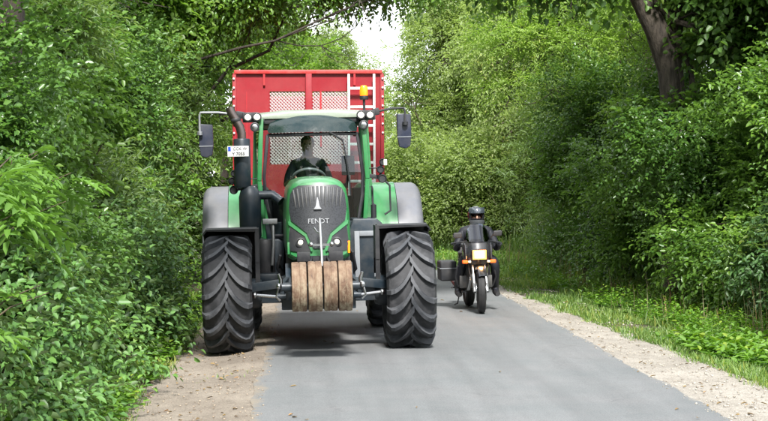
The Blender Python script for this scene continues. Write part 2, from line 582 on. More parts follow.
# dirt strip on the left, gravel strip on the right
def strip_mat(name, a, bcol, d, fsc):
    m, nt, b = base_mat(name)
    n1 = noise(nt, 1.1, 6, .65); n2 = noise(nt, 7, 6, .75); n3 = noise(nt, fsc, 4, .8)
    c = ramp(nt, n1.outputs['Fac'], [(.35, a), (.65, bcol)]).outputs['Color']
    c = mixc(nt, ramp(nt, n2.outputs['Fac'], [(.5, 0.0), (.72, .75)]).outputs['Color'], c, d)
    c = mixc(nt, .95, c, ramp(nt, n3.outputs['Fac'], [(.3, .45), (.5, 1.0), (.7, 1.5)]).outputs['Color'], 'MULTIPLY')
    nt.links.new(c, b.inputs['Base Color']); b.inputs['Roughness'].default_value = .95
    h = mixc(nt, .5, n2.outputs['Fac'], n3.outputs['Fac'])
    bump(nt, b, h, .9, .02)
    return m
m_dirt = strip_mat("trodden_dirt", (.17, .142, .112), (.25, .215, .172), (.095, .075, .055), 70)
m_grav = strip_mat("pale_gravel", (.21, .19, .16), (.31, .285, .245), (.145, .125, .1), 60)
sheet("dirt_shoulder", lambda y: -1.55 + wob(y, 8, .14), lambda y: ROAD_L(y) + .05, ys, m_dirt, 16, .006)
sheet("gravel_shoulder", lambda y: ROAD_R(y) - .05, lambda y: 3.62 + np.clip((26 - y) * .045, -.1, .75) + .25 + wob(y, 9, .1), ys, m_grav, 16, .006)

# pebbles and crumbs
def pebbles(name, n, xa, xb, y0, y1, smin, smax, m, edge=False):
    r = np.random.default_rng(hash(name) % 1000 if False else len(name) + n)
    y = y0 + (y1 - y0) * r.random(n) ** 1.6
    x = xa + (xb - xa) * (r.random(n) if not edge else r.random(n) ** 3)
    x = x + bend(y)
    s = smin + (smax - smin) * r.random(n) ** 3
    base = nrmz(np.array([[1, 0, -.3], [-.5, .87, -.3], [-.5, -.87, -.3], [.15, .1, .8], [-.6, .3, .35], [.5, -.5, .4]], float))
    T = np.array([[0, 2, 1], [0, 1, 3], [1, 4, 3], [4, 2, 3], [1, 2, 4], [0, 3, 5], [2, 5, 3], [0, 5, 2]])
    a = r.uniform(0, 6.28, n); ca, sa = np.cos(a), np.sin(a)
    B = base[None] * (s[:, None] * r.uniform(.7, 1.3, (n, 3)) * np.array([1, 1, .6]))[:, None, :]
    Xr = B[..., 0] * ca[:, None] - B[..., 1] * sa[:, None]; Yr = B[..., 0] * sa[:, None] + B[..., 1] * ca[:, None]
    V = np.stack([Xr + x[:, None], Yr + y[:, None], B[..., 2] + (gz(x, y) + .012 + s * .25)[:, None]], -1).reshape(-1, 3)
    F = (T[None] + np.arange(n)[:, None, None] * 6).reshape(-1, 3)
    return tag(np_mesh(name, V, F, 3, m, v=np.repeat(r.random(n), 8)), kind='stuff')
def stone_mat(name, a, c_):
    m, nt, b = base_mat(name)
    at = nt.nodes.new('ShaderNodeAttribute'); at.attribute_name = 'v'
    nt.links.new(ramp(nt, at.outputs['Fac'], [(0, a), (1, c_)]).outputs['Color'], b.inputs['Base Color'])
    b.inputs['Roughness'].default_value = .85
    return m
m_peb = stone_mat("pebble_grey", (.16, .135, .105), (.42, .38, .32))
tag(pebbles("gravel", 5000, 3.28, 4.5, 11, 34, .004, .018, m_peb), 'loose pale pebbles scattered over the gravel shoulder', 'gravel')
tag(pebbles("dirt_crumbs", 2600, -1.6, -.36, 11, 34, .004, .016, stone_mat("dirt_crumb", (.1, .07, .045), (.38, .31, .23))), 'small stones and crumbs of earth on the dirt shoulder', 'dirt')

# fallen leaves and twigs on the dirt and the edges
r = np.random.default_rng(5); n = 420
yy = 11 + 22 * r.random(n) ** 1.5
xx = np.where(r.random(n) < .6, -1.55 + 1.0 * r.random(n) ** 1.5, np.where(r.random(n) < .8, 3.3 + 1.1 * r.random(n), -.4 + 3.8 * r.random(n)))
P = np.stack([xx, yy, gz(xx, yy) + .022], -1)
D = nrmz(np.stack([r.normal(size=n), r.normal(size=n), np.zeros(n)], -1))
N = np.array([0, 0, 1.0]) + r.normal(size=(n, 3)) * .2
vs, fs, k, v = leaf_arrays(P, D, N, r.uniform(.03, .07, n), r.uniform(.015, .035, n), r.random(n), True)
m_litter = leaf_mat("dry_leaf", (.1, .06, .025), (.3, .2, .07), trans=.1, rough=.7)
tag(np_mesh("fallen_leaves", vs, fs, k, m_litter, v=v), 'dry brown leaves lying on the shoulders', 'leaves', kind='stuff')

# ---------------------------------------------------------------- grass and herbs
m_grass = leaf_mat("grass_blade", (.075, .16, .03), (.24, .35, .08), trans=.4, rough=.5)
m_herb = leaf_mat("herb_leaf", (.055, .15, .018), (.16, .31, .035), trans=.35, rough=.45)
m_straw = leaf_mat("straw", (.16, .14, .06), (.36, .32, .17), trans=.2, rough=.7)
def grass(name, label, n, fx, y0, y1, h0, h1, m, w=.006, lean=.35, pw=1.4, patch=-.5, bow=.45):
    r = np.random.default_rng(n)
    y = y0 + (y1 - y0) * r.random(n) ** pw
    x = fx(y, r.random(n)) + bend(y)
    ok = field(np.stack([x, y, x * 0], -1), n + 1, 3.0) > patch
    x, y = x[ok], y[ok]; n = len(x)
    h = h0 + (h1 - h0) * r.random(n) ** 1.5
    h *= np.clip(.75 + .45 * field(np.stack([x, y, x * 0], -1), 5, 2.0), .35, 1.4)
    P = np.stack([x, y, gz(x, y) - .02], -1)
    D = np.stack([r.normal(size=n) * lean, r.normal(size=n) * lean, np.ones(n)], -1)
    N = np.stack([r.normal(size=n), r.normal(size=n), np.full(n, .2)], -1)
    vs, fs, k, v = blade_arrays(P, D, h, np.full(n, w) * (1 + y / 25), np.clip(.5 + .3 * field(P, 6, 1.3) + .3 * r.normal(size=n), 0, 1), bow, r)
    return tag(np_mesh(name, vs, fs, k, m, v=v), label, 'grass', kind='stuff')
def edge_r(y): return 3.78 + np.clip((26 - y) * .045, -.1, .75)
grass("grass", 'green grass verge along the pale gravel shoulder', 90000, lambda y, u: edge_r(y) + 2.6 * u ** 1.2, 12, 44, .05, .19, m_grass)
grass("grass", 'low grass at the foot of the bank beside the dirt shoulder', 22000, lambda y, u: -1.38 - 1.1 * u, 9, 30, .05, .2, m_grass)
grass("dry_grass", 'tall dry grass stalks standing in front of the right hedge', 900, lambda y, u: edge_r(y) + 1.0 + 1.3 * u, 16, 38, .3, .95, m_straw, .005, .15, 1.1, .1, .2)
grass("long_grass", 'long green grass leaning at the foot of the right hedge', 16000, lambda y, u: edge_r(y) + .8 + 1.6 * u, 16, 44, .18, .42, m_grass, .006, .3, 1.1, -.1)
grass("meadow_grass", 'bright grass beyond the bend of the lane', 60000, lambda y, u: 1.2 + 9.5 * u, 36, 58, .15, .5, m_grass, .009, .3, 1.0, -.9)

grass("grass", 'sparse grass tufts at the ragged edge between gravel and verge', 9000, lambda y, u: edge_r(y) - .12 + .35 * u, 12, 40, .03, .13, m_grass, patch=.15)
grass("grass", 'few grass tufts growing in the dirt shoulder', 2600, lambda y, u: -1.35 + .8 * u ** 2, 11, 30, .02, .09, m_grass, patch=.45)
def herbs(name, label, n, fx, y0, y1, h0, h1, m, L, W, per=8, patch=0.0, seed=1):
    r = np.random.default_rng(seed * 77 + n)
    y = y0 + (y1 - y0) * r.random(n) ** 1.4
    x = fx(y, r.random(n)) + bend(y)
    ok = field(np.stack([x, y, x * 0], -1), seed + 20, 2.2) > patch
    x, y = x[ok], y[ok]; n = len(x)
    base = np.stack([x, y, gz(x, y)], -1); h = r.uniform(h0, h1, n)
    Ps, Ds, Ls, Ws, Vs = [], [], [], [], []
    ln = r.normal(size=(n, 2)) * .12
    for i in range(per):
        t = .25 + .75 * i / (per - 1)
        a = r.uniform(0, 6.28, n)
        Ps.append(base + np.stack([ln[:, 0] * t, ln[:, 1] * t, h * t], -1))
        Ds.append(np.stack([np.cos(a), np.sin(a), np.full(n, .35) + .5 * (t > .9)], -1))
        s = (1.15 - .45 * t) * r.uniform(.7, 1.2, n)
        Ls.append(L * s); Ws.append(W * s); Vs.append(np.clip(.25 + .5 * t + .2 * r.normal(size=n), 0, 1))
    c_ = np.concatenate; P = c_(Ps); N = np.array([0, 0, 1.0]) + r.normal(size=(len(P), 3)) * .25
    vs, fs, k, v = leaf_arrays(P, c_(Ds), N, c_(Ls), c_(Ws), c_(Vs), True, .15, .3)
    return tag(np_mesh(name, vs, fs, k, m, v=v), label, 'weeds', kind='stuff')
herbs("nettles", 'leafy green weeds between the grass verge and the right hedge', 3600, lambda y, u: edge_r(y) + .8 + 1.9 * u, 12, 42, .08, .34, m_herb, .085, .042, 9, -.05, 1)
herbs("weeds", 'bright broad leaved weeds at the edge of the gravel in the lower right', 1100, lambda y, u: edge_r(y) + .3 + 1.0 * u, 11, 20, .06, .22, m_herb, .14, .07, 8, -.3, 2)
herbs("weeds", 'bright green weeds along the inner edge of the dirt shoulder', 1500, lambda y, u: -1.45 - .75 * u, 9, 27, .06, .3, m_herb, .085, .042, 8, -.2, 3)
herbs("bank_weeds", 'mixed leafy weeds on the bank under the left hedge', 2600, lambda y, u: -1.9 - 1.8 * u, 8, 34, .3, .8, m_herb, .09, .05, 9, -.3, 4)

# ================================================================ bushes and trees
M_HAZEL = leaf_mat("hazel_leaf", (.048, .135, .018), (.18, .33, .038), back=(.15, .25, .08), trans=.42, rough=.36)
M_THORN = leaf_mat("hawthorn_leaf", (.034, .105, .018), (.13, .26, .036), back=(.1, .18, .06), trans=.33, rough=.34)
M_WILLOW = leaf_mat("willow_leaf", (.075, .14, .04), (.21, .31, .11), back=(.22, .3, .13), trans=.4)
M_BRAMBLE = leaf_mat("bramble_leaf", (.035, .11, .022), (.13, .27, .055), back=(.15, .22, .11), trans=.28, rough=.5)
M_OAK = leaf_mat("maple_leaf", (.042, .11, .022), (.14, .26, .05), back=(.13, .22, .06), trans=.5)
M_LOCUST = leaf_mat("locust_leaf", (.12, .22, .03), (.27, .39, .06), back=(.19, .3, .06), trans=.45)
M_ASH = leaf_mat("ash_leaf", (.06, .16, .02), (.15, .3, .04), back=(.13, .24, .06), trans=.4, rough=.55)
M_ELDER = leaf_mat("elder_leaf", (.035, .11, .025), (.1, .21, .05), back=(.13, .21, .1), trans=.3)
M_HAZE = leaf_mat("hazy_willow_leaf", (.15, .23, .06), (.37, .46, .16), back=(.3, .37, .19), trans=.5)  # haze of the distance mixed into the leaf colour
M_BARK = bark_mat("grey_bark", (.05, .04, .03), (.17, .14, .11))
M_FBARK = bark_mat("furrowed_bark", (.025, .02, .016), (.11, .09, .07))
M_DBARK = bark_mat("dark_bark", (.018, .014, .011), (.07, .055, .042))
M_STEM = bark_mat("brown_stem", (.04, .03, .02), (.13, .1, .06))

def bush_proto(name, mleaf, seed, w, h, n, L, W, per=7, spr=.35, droop=.25, hi=False, gap=-.2, nb=11, depth=None, freq=3.0, side=.85, jit=.25, low=.35, shell=(.5, 1.05), stems=9):
    rng = np.random.default_rng(seed)
    root = empty(name)
    depth = depth or w
    bl = []
    for i in range(nb):
        a = rng.uniform(0, 6.28); q = math.sqrt(rng.random()) * .62
        t = (i + .5) / nb
        z = h * (low * .5 + (1 - low * .5) * t) * .86
        k = 1 - .55 * max(0, t - .45)
        r = rng.uniform(.26, .4) * w * (1 - .25 * t)
        bl.append((math.cos(a) * q * w * .5 * k, math.sin(a) * q * depth * .5 * k, z, r, r * depth / w, r * .85))
    p, d = crown_points(rng, bl, n // per, seed, gap, freq, shell)
    leaf_cloud("foliage", rng, p, d, mleaf, root, L, W, per, spr, droop, hi, seed=seed, side=side, jit=jit)
    mb = MB()
    for k in range(stems):
        b_ = bl[k % nb]
        a = rng.uniform(0, 6.28)
        st = (math.cos(a) * .2 * rng.random(), math.sin(a) * .2 * rng.random(), -.1)
        en = (b_[0] + rng.normal() * .25, b_[1] + rng.normal() * .25, b_[2] + b_[5] * .7)
        pts = limb(rng, st, en, .07, 6)
        r0 = .012 + .012 * rng.random() * h / 2
        mb.tube(pts, list(np.linspace(r0 * 1.6, .005, 7)), 6)
        for j in range(3):
            q = pts[3 + j]
            e = tuple(np.array(q) + nrmz(rng.normal(size=3) + np.array([0, 0, .6])) * w * .28)
            mb.tube(limb(rng, q, e, .08, 4), list(np.linspace(r0 * .6, .003, 5)), 5)
    mb.build("stems", M_STEM, root)
    return root

def tree_proto(name, mleaf, mbark, seed, trunk, blobs, n, L, W, per=7, spr=.4, droop=.3, hi=False, gap=-.1, freq=1.8, limbs=None, side=.85, r0=.2, twigs=3, shell=(.35, 1.05), fork=None):
    """trunk: list of points (last = top of the trunk); blobs carry the crown"""
    rng = np.random.default_rng(seed)
    root = empty(name)
    p, d = crown_points(rng, blobs, n // per, seed, gap, freq, shell)
    leaf_cloud("crown", rng, p, d, mleaf, root, L, W, per, spr, droop, hi, seed=seed, side=side)
    mb = MB()
    fine = []
    for a, c in zip(trunk, trunk[1:]):
        for t in np.linspace(0, 1, 5)[:-1]: fine.append(np.array(a) * (1 - t) + np.array(c) * t)
    fine.append(np.array(trunk[-1]))
    m_ = len(fine)
    rad = [r0 * (1.35 if i == 0 else 1 - .45 * i / m_) for i in range(m_)]
    fine = [tuple(f + (rng.normal(size=3) * r0 * .12 if 0 < i < m_ - 1 else 0)) for i, f in enumerate(fine)]
    mb.tube(fine, rad, 14)
    mb.build("trunk", mbark, root)
    lb = MB()
    for i, b_ in enumerate(blobs):
        s = fine[min(m_ - 1, int(m_ * (.45 + .5 * rng.random())))] if fork is None else fine[int(m_ * fork)]
        c = (b_[0], b_[1], b_[2])
        pts = limb(rng, s, c, .1, 7)
        rr = r0 * rng.uniform(.28, .42)
        lb.tube(pts, list(np.linspace(rr, rr * .35, 8)), 8)
        for j in range(twigs * 2):
            q = pts[rng.integers(3, 8)]
            dd = nrmz(rng.normal(size=3) + np.array([0, 0, .15])) * np.array(b_[3:6]) * .95
            e = tuple(np.array(c) + dd)
            sp = limb(rng, q, e, .12, 6)
            lb.tube(sp, list(np.linspace(rr * .35, .006, 7)), 5)
            for k in range(2):
                q2 = sp[rng.integers(2, 6)]
                lb.tube(limb(rng, q2, tuple(np.array(q2) + nrmz(rng.normal(size=3)) * .8), .1, 3), [.012, .009, .006, .003], 4)
    lb.build("branches", mbark, root)
    return root

used = set()
def place(proto, x, y, rz, s, label, cat, group=None, sz=None):
    o = proto if proto.name not in used else copy_tree(proto)
    used.add(o.name); used.add(proto.name)
    o.location = (x, y, float(gz(x, min(y, 60))) - .05)
    o.rotation_euler = (0, 0, R(rz))
    o.scale = (s, s, sz or s)
    tag(o, label, cat, group)
    return o

hazel = bush_proto("hazel_bush", M_HAZEL, 21, 3.2, 4.2, 46000, .088, .054, 7, .36, .25, True, 0.0, freq=2.2, shell=(.35, 1.08))
hazel2 = bush_proto("hazel_bush", M_HAZEL, 22, 3.4, 3.6, 42000, .085, .05, 7, .38, .3, True, .05, freq=2.4, shell=(.35, 1.08))
thorn = bush_proto("hawthorn_bush", M_THORN, 23, 3.2, 3.8, 52000, .068, .045, 8, .3, .1, False, 0.0, freq=2.4, shell=(.35, 1.08))
thorn2 = bush_proto("hawthorn_bush", M_THORN, 24, 3.4, 3.2, 48000, .07, .046, 8, .34, .15, False, .05, freq=2.0, shell=(.35, 1.08))
willow = bush_proto("willow_bush", M_WILLOW, 25, 3.0, 4.4, 42000, .12, .028, 10, .5, .2, False, .0, freq=2.2, shell=(.35, 1.08))
elder = bush_proto("elder_bush", M_ELDER, 26, 2.6, 3.0, 17000, .125, .06, 7, .34, .35, True, -.1)
bramble = bush_proto("bramble_thicket", M_BRAMBLE, 27, 2.3, 1.15, 27000, .072, .043, 5, .28, .25, True, -.3, nb=14, depth=4.2, low=.1, stems=14)
sapling = bush_proto("ash_sapling", M_ASH, 28, 1.8, 2.4, 9000, .1, .036, 9, .36, .3, True, 0, nb=7)

palebush = bush_proto("willow_bush", M_HAZE, 29, 3.0, 3.2, 28000, .095, .055, 7, .5, .25, False, -.1)
oak_blobs = [(0, 0, 7.2, 2.4, 2.4, 1.8), (1.9, .6, 6.2, 1.9, 1.8, 1.3), (-1.9, -.3, 6.3, 1.9, 1.8, 1.4), (.4, -2.0, 6.0, 1.8, 1.7, 1.3), (-.4, 2.0, 6.1, 1.8, 1.7, 1.3), (1.5, -1.6, 4.9, 1.4, 1.3, 1.0), (-1.5, 1.4, 4.8, 1.4, 1.3, 1.0), (0, 0, 9.0, 1.7, 1.7, 1.5)]
oak = tree_proto("maple_tree", M_OAK, M_BARK, 31, [(0, 0, -.1), (.1, .05, 2), (.0, .1, 4.5), (.1, 0, 7)], oak_blobs, 62000, .11, .085, 6, .4, .3, True, -.05)
fw_blobs = [(0, 0, 3.2, 1.9, 1.9, 1.9), (1.2, .3, 5.2, 1.5, 1.5, 1.7), (-1.2, -.2, 5.0, 1.5, 1.5, 1.7), (.2, -.8, 6.9, 1.3, 1.3, 1.5), (-.4, .8, 7.6, 1.1, 1.1, 1.4), (.3, 0, 8.8, .8, .8, 1.2), (-1.4, .8, 2.2, 1.3, 1.3, 1.5), (1.5, -.6, 2.3, 1.3, 1.3, 1.5)]
fwill = tree_proto("willow_tree", M_HAZE, M_BARK, 32, [(0, 0, -.1), (.1, 0, 3), (0, .1, 8.2)], fw_blobs, 72000, .125, .062, 7, .5, .4, False, -.05, 2.2, r0=.13)

M_SUNLIT = leaf_mat("sunlit_lime_leaf", (.075, .16, .03), (.22, .34, .07), back=(.18, .29, .07), trans=.55)  # sunlit brightness put into the leaf colour
lime = tree_proto("lime_tree", M_SUNLIT, M_DBARK, 34, [(0, 0, -.1), (.1, .05, 2), (.0, .1, 4.2), (.1, 0, 6.4)], [(0, 0, 6.6, 1.9, 1.9, .8), (1.7, .3, 5.9, 1.6, 1.5, .6), (-1.6, -.3, 5.6, 1.6, 1.5, .6), (.6, -1.6, 5.0, 1.5, 1.4, .55), (-.6, 1.5, 4.6, 1.5, 1.4, .6), (1.6, -1.2, 4.3, 1.3, 1.2, .5), (-1.6, .2, 3.9, 1.4, 1.2, .5), (.3, .2, 7.6, 1.4, 1.4, .7), (.9, .6, 3.2, 1.3, 1.2, .6), (-.8, -1.0, 2.8, 1.3, 1.2, .7)], 50000, .1, .07, 6, .4, .3, True, -.1, 2.2, r0=.13)
# ---------------------------------------------------------------- left hedge, near to far
GL = 'bushes of the hedge on the left'
place(thorn, -3.75, 10.2, 20, 1.0, 'dark small leaved bush at the left edge of the picture, behind the big sapling leaves', 'bush', GL)
place(hazel, -3.9, 12.8, 60, 1.0, 'tall broad leaved bush next to the dark trunk at the upper left', 'bush', GL)
place(elder, -3.15, 12.7, 140, .95, 'grey green bush just above the bramble bank in the lower left', 'bush', GL)
place(thorn2, -3.7, 15.2, 200, 1.05, 'dark thorny bush right behind the near bramble thicket', 'bush', GL)
place(hazel2, -3.9, 17.8, 280, 1.15, 'mid green broad leaved bush halfway between the left edge and the tractor', 'bush', GL)
place(willow, -3.6, 20.2, 10, 1.0, 'pale willow bush with narrow leaves to the left of the tractor', 'bush', GL)
place(hazel, -3.85, 22.6, 190, 1.1, 'bright bush level with the tractor cab, left of its mirror', 'bush', GL)
place(thorn, -3.6, 25.2, 90, 1.15, 'dark bush behind the rear wheel of the tractor on the left side', 'bush', GL)
place(hazel2, -3.7, 28.0, 30, 1.2, 'green bush beside the front of the red trailer', 'bush', GL)
place(willow, -3.5, 31.0, 130, 1.1, 'grey green willow bush beside the rear of the red trailer', 'bush', GL)
place(hazel, -3.6, 34.5, 250, 1.3, 'tall bush just past the red trailer on the left', 'bush', GL)
place(bramble, -2.6, 9.0, 4, 1.0, 'low bramble thicket nearest the camera in the lower left corner', 'brambles', 'bramble thickets on the left bank')
place(bramble, -2.72, 12.6, 184, 1.02, 'bramble thicket next along the bank, above the bright weeds', 'brambles', 'bramble thickets on the left bank')
place(bramble, -2.75, 16.3, 8, 1.05, 'bramble thicket on the bank shortly before the tractor wheel', 'brambles', 'bramble thickets on the left bank')
place(bramble, -2.7, 20.2, 180, 1.15, 'bramble thicket beside the front wheel of the tractor', 'brambles', 'bramble thickets on the left bank')
place(elder, -2.75, 24.4, 10, .75, 'small elder bush behind the left front wheel of the tractor', 'bush', GL)
place(thorn, -2.95, 12.5, 70, .84, 'dark small leaved bush in front of the dark trunk at the upper left', 'bush', GL)
# second row and trees of the left side
place(oak, -5.6, 16.5, 0, .95, 'large leafy maple tree behind the left hedge near the frame edge', 'tree', 'trees behind the left hedge')
place(oak, -5.8, 23.5, 120, .95, 'leafy maple tree behind the hedge to the left of the tractor cab', 'tree', 'trees behind the left hedge')
place(lime, -4.4, 30.5, 210, 1.0, 'leafy lime tree behind the hedge level with the red trailer', 'tree', 'trees behind the left hedge')
place(lime, -2.9, 39.5, 300, 1.15, 'bright lime tree reaching over the lane above the red trailer', 'tree', 'trees behind the left hedge')
place(lime, -2.4, 48.0, 45, 1.1, 'bright lime tree seen over the top of the red trailer behind the bend', 'tree', 'trees behind the left hedge')
place(fwill, .9, 60.0, 45, .76, 'slim tree at the left edge of the sky gap', 'tree', 'trees beyond the bend')

# dark trunk at the upper left corner
dark_tree = tree_proto("tree", M_OAK, M_DBARK, 41, [(0, 0, -.1), (-.03, 0, 1.6), (.1, .05, 3.2), (.25, .1, 5.2)],
    [(.2, .4, 5.6, 1.6, 1.6, 1.1), (-.9, .9, 4.6, 1.2, 1.2, .9), (1.3, 1.6, 5.0, 1.2, 1.2, .8)], 16000, .11, .08, 6, .4, .3, True, 0, r0=.2)
place(dark_tree, -2.72, 14.4, 0, 1.0, 'tree with a dark furrowed trunk at the upper left edge', 'tree')

# overhanging limb tree on the left: dark boughs above the trailer
over = tree_proto("overhanging_tree", M_HAZEL, M_DBARK, 42, [(0, 0, -.1), (.2, 0, 2.5), (.6, -.2, 5.2)],
    [(2.2, -.5, 5.6, 1.6, 1.6, .8), (3.9, -.8, 6.0, 1.4, 1.5, .65), (1.0, .4, 4.6, 1.3, 1.3, .9), (4.6, -1.0, 5.42, 1.1, 1.2, .3), (5.4, -.6, 5.45, .9, 1.0, .24), (3.1, -.6, 5.3, .9, 1.0, .3), (.6, .3, 6.8, 1.8, 1.8, 1.2)],
    46000, .09, .056, 6, .42, .3, True, .05, 2.4, r0=.12)
place(over, -3.4, 31.5, 0, 1.0, 'tree leaning over the lane with dark boughs above the red trailer', 'tree')

# ---------------------------------------------------------------- right hedge, near to far
GR = 'bushes of the hedge on the right'
place(willow, 6.6, 18.2, 40, .72, 'light feathery bush at the right edge of the picture', 'bush', GR)
place(thorn, 7.9, 20.6, 10, 1.05, 'dark bush at the right edge, behind the light feathery one', 'bush', GR)
place(hazel, 7.0, 23.4, 100, .95, 'broad leaved bush below the forked trunk on the right', 'bush', GR)
place(thorn2, 6.7, 25.6, 160, 1.05, 'dark hollow bush in the middle of the right hedge', 'bush', GR)
place(hazel2, 6.5, 28.4, 70, 1.1, 'bushy mid green shrub between the dark hollow and the motorcyclist', 'bush', GR)
place(thorn, 6.3, 31.4, 220, 1.12, 'small leaved rounded bush to the right of the motorcyclist', 'bush', GR)
place(hazel, 6.2, 34.6, 330, .95, 'green bush close behind the motorcyclist on the right', 'bush', GR)
place(willow, 6.6, 38.0, 80, 1.1, 'feathery willow bush behind the right shoulder of the rider', 'bush', GR)
place(elder, 6.5, 21.6, 60, .62, 'low grey green shrub at the verge below the right hedge', 'bush', GR)
place(sapling, 6.35, 25.0, 0, .7, 'small bright sapling at the foot of the right hedge', 'sapling', GR)
place(sapling, 6.3, 16.9, 70, .8, 'pale green sapling at the lower right frame edge', 'sapling', GR)
# second row
place(oak, 9.2, 24.5, 20, .9, 'tall maple tree behind the right hedge at the frame edge', 'tree', 'trees behind the right hedge')
place(oak, 9.6, 32.0, 140, .9, 'tall maple tree behind the middle of the right hedge', 'tree', 'trees behind the right hedge')
place(oak, 8.2, 39.5, 260, 1.05, 'tall dark tree behind the motorcyclist on the right', 'tree', 'trees behind the right hedge')

# forked trunk tree on the right with canopy over the lane
fork_tree = empty("forked_tree")
tag(fork_tree, 'big tree with a thick forked trunk leaning over the right hedge', 'tree')
fork_tree.location = (5.95, 26.2, .35)
mb = MB()
mb.tube([(.1, 0, -.1), (.05, 0, 1.5), (-.05, 0, 2.9), (-.12, 0, 3.6)], [.34, .24, .2, .21], 14)
mb.tube([(-.1, 0, 3.35), (-.35, -.1, 4.0), (-.72, -.2, 4.7), (-1.2, -.3, 5.6)], [.19, .18, .16, .13], 12)
mb.tube([(-.1, 0, 3.35), (-.05, 0, 4.1), (.02, .1, 4.9), (.2, .3, 6.4)], [.17, .16, .15, .12], 12)
mb.build("trunk", M_FBARK, fork_tree, smooth=60)
rng = np.random.default_rng(51)
fb = [(-1.2, -.6, 5.0, 1.5, 1.4, .65), (-2.7, -1.2, 5.15, 1.4, 1.3, .5), (-3.9, -1.8, 5.35, 1.1, 1.0, .35), (.9, -.8, 4.8, 1.5, 1.4, .9), (2.0, -.6, 3.9, 1.2, 1.2, .9), (.2, .6, 6.3, 2.0, 2.0, 1.0), (-1.6, .3, 6.0, 1.8, 1.8, .8), (.1, -.75, 2.35, 1.1, .55, .6), (.75, -.6, 3.7, .7, .5, .5)]
p, d = crown_points(rng, fb, 7200, 51, .1, 2.4, (.3, 1.05))
ok = ~((np.abs(p[:, 0] + .3) < .75) & (p[:, 2] < 4.95) & (p[:, 1] < .1) & (rng.random(len(p)) < .1))
leaf_cloud("crown", rng, p[ok], d[ok], M_OAK, fork_tree, .12, .092, 6, .4, .3, True, seed=51)
mb = MB()
for bb in fb:
    s = [(-.72, -.2, 4.7), (.02, .1, 4.9), (-1.2, -.3, 5.6)][rng.integers(0, 3)]
    pts = limb(rng, s, bb[:3], .1, 7)
    mb.tube(pts, list(np.linspace(.075, .03, 8)), 8)
    for j in range(7):
        q = pts[rng.integers(2, 8)]
        e = tuple(np.array(bb[:3]) + nrmz(rng.normal(size=3)) * np.array(bb[3:6]))
        mb.tube(limb(rng, q, e, .1, 5), [.026, .02, .016, .012, .008, .004], 5)
mb.build("branches", M_DBARK, fork_tree)

# yellow green feathery tree behind the right hedge
loc_blobs = [(0, 0, 4.6, 1.3, 1.3, .45), (-.9, -.2, 3.9, 1.2, 1.1, .4), (.9, .3, 5.2, 1.3, 1.2, .45), (-.3, .2, 5.9, 1.2, 1.2, .5), (-1.3, 0, 4.9, .9, .9, .35), (.6, 0, 3.7, 1.0, 1.0, .4)]
locust = tree_proto("locust_tree", M_LOCUST, M_DBARK, 43, [(0, 0, -.1), (.1, 0, 2.6), (0, .1, 5.4)], loc_blobs, 30000, .075, .028, 10, .42, .3, False, -.1, 2.6, r0=.09)
place(locust, 5.7, 33.0, 0, 1.0, 'yellow green feathery tree spreading over the right hedge', 'tree')
place(locust, 6.9, 29.0, 150, .9, 'yellow green leafy tree left of the forked trunk', 'tree')

# ---------------------------------------------------------------- beyond the bend
GF = 'trees beyond the bend'
place(fwill, 4.35, 52.0, 0, .84, 'pale olive willow tree right of the trailer, lower of the pair beside the sky gap', 'tree', GF)
place(fwill, 6.0, 55.0, 100, 1.05, 'tall pale willow tree between the mirror and the rider', 'tree', GF)
place(fwill, 6.6, 47.0, 200, .95, 'grey green willow tree above the helmet of the rider', 'tree', GF)
place(fwill, 9.0, 50.0, 60, 1.1, 'tall willow tree farther back behind the right hedge', 'tree', GF)
place(fwill, 2.3, 66.0, 150, .62, 'small distant willow seen just over the right corner of the trailer', 'tree', GF)
place(fwill, -1.0, 70.0, 20, .9, 'distant willow tree hidden mostly behind the trailer', 'tree', GF)
place(palebush, 3.9, 48.0, 200, .62, 'pale yellow green bush in the sun behind the bend, left of the rider', 'bush', GF)
place(palebush, 5.4, 47.0, 300, .75, 'yellow green bush in the sun directly behind the rider', 'bush', GF)
place(palebush, 2.2, 50.5, 10, .75, 'light bush between the tractor fender and the rider, beyond the bend', 'bush', GF)
place(palebush, 4.8, 46.5, 70, .95, 'pale green bush under the pale willows beyond the bend', 'bush', GF)
place(palebush, 3.1, 48.5, 120, 1.1, 'pale willow bush under the right mirror of the tractor', 'bush', GF)

# far wood closing the view
rng = np.random.default_rng(61)
bl = [(x + rng.normal(), 96 + rng.normal() * 3, rng.uniform(1, 4.2) , 4.5, 4, 3.2) for x in np.arange(-40, 60, 3.2)]
p, d = crown_points(rng, bl, 5200, 61, -.6, 1.0, (.6, 1.05))
o = leaf_cloud("far_wood", rng, p, d, M_WILLOW, None, .5, .3, 6, 1.4, .2, False, seed=61)
tag(o, 'low line of distant woodland closing the view', 'woodland', kind='stuff')

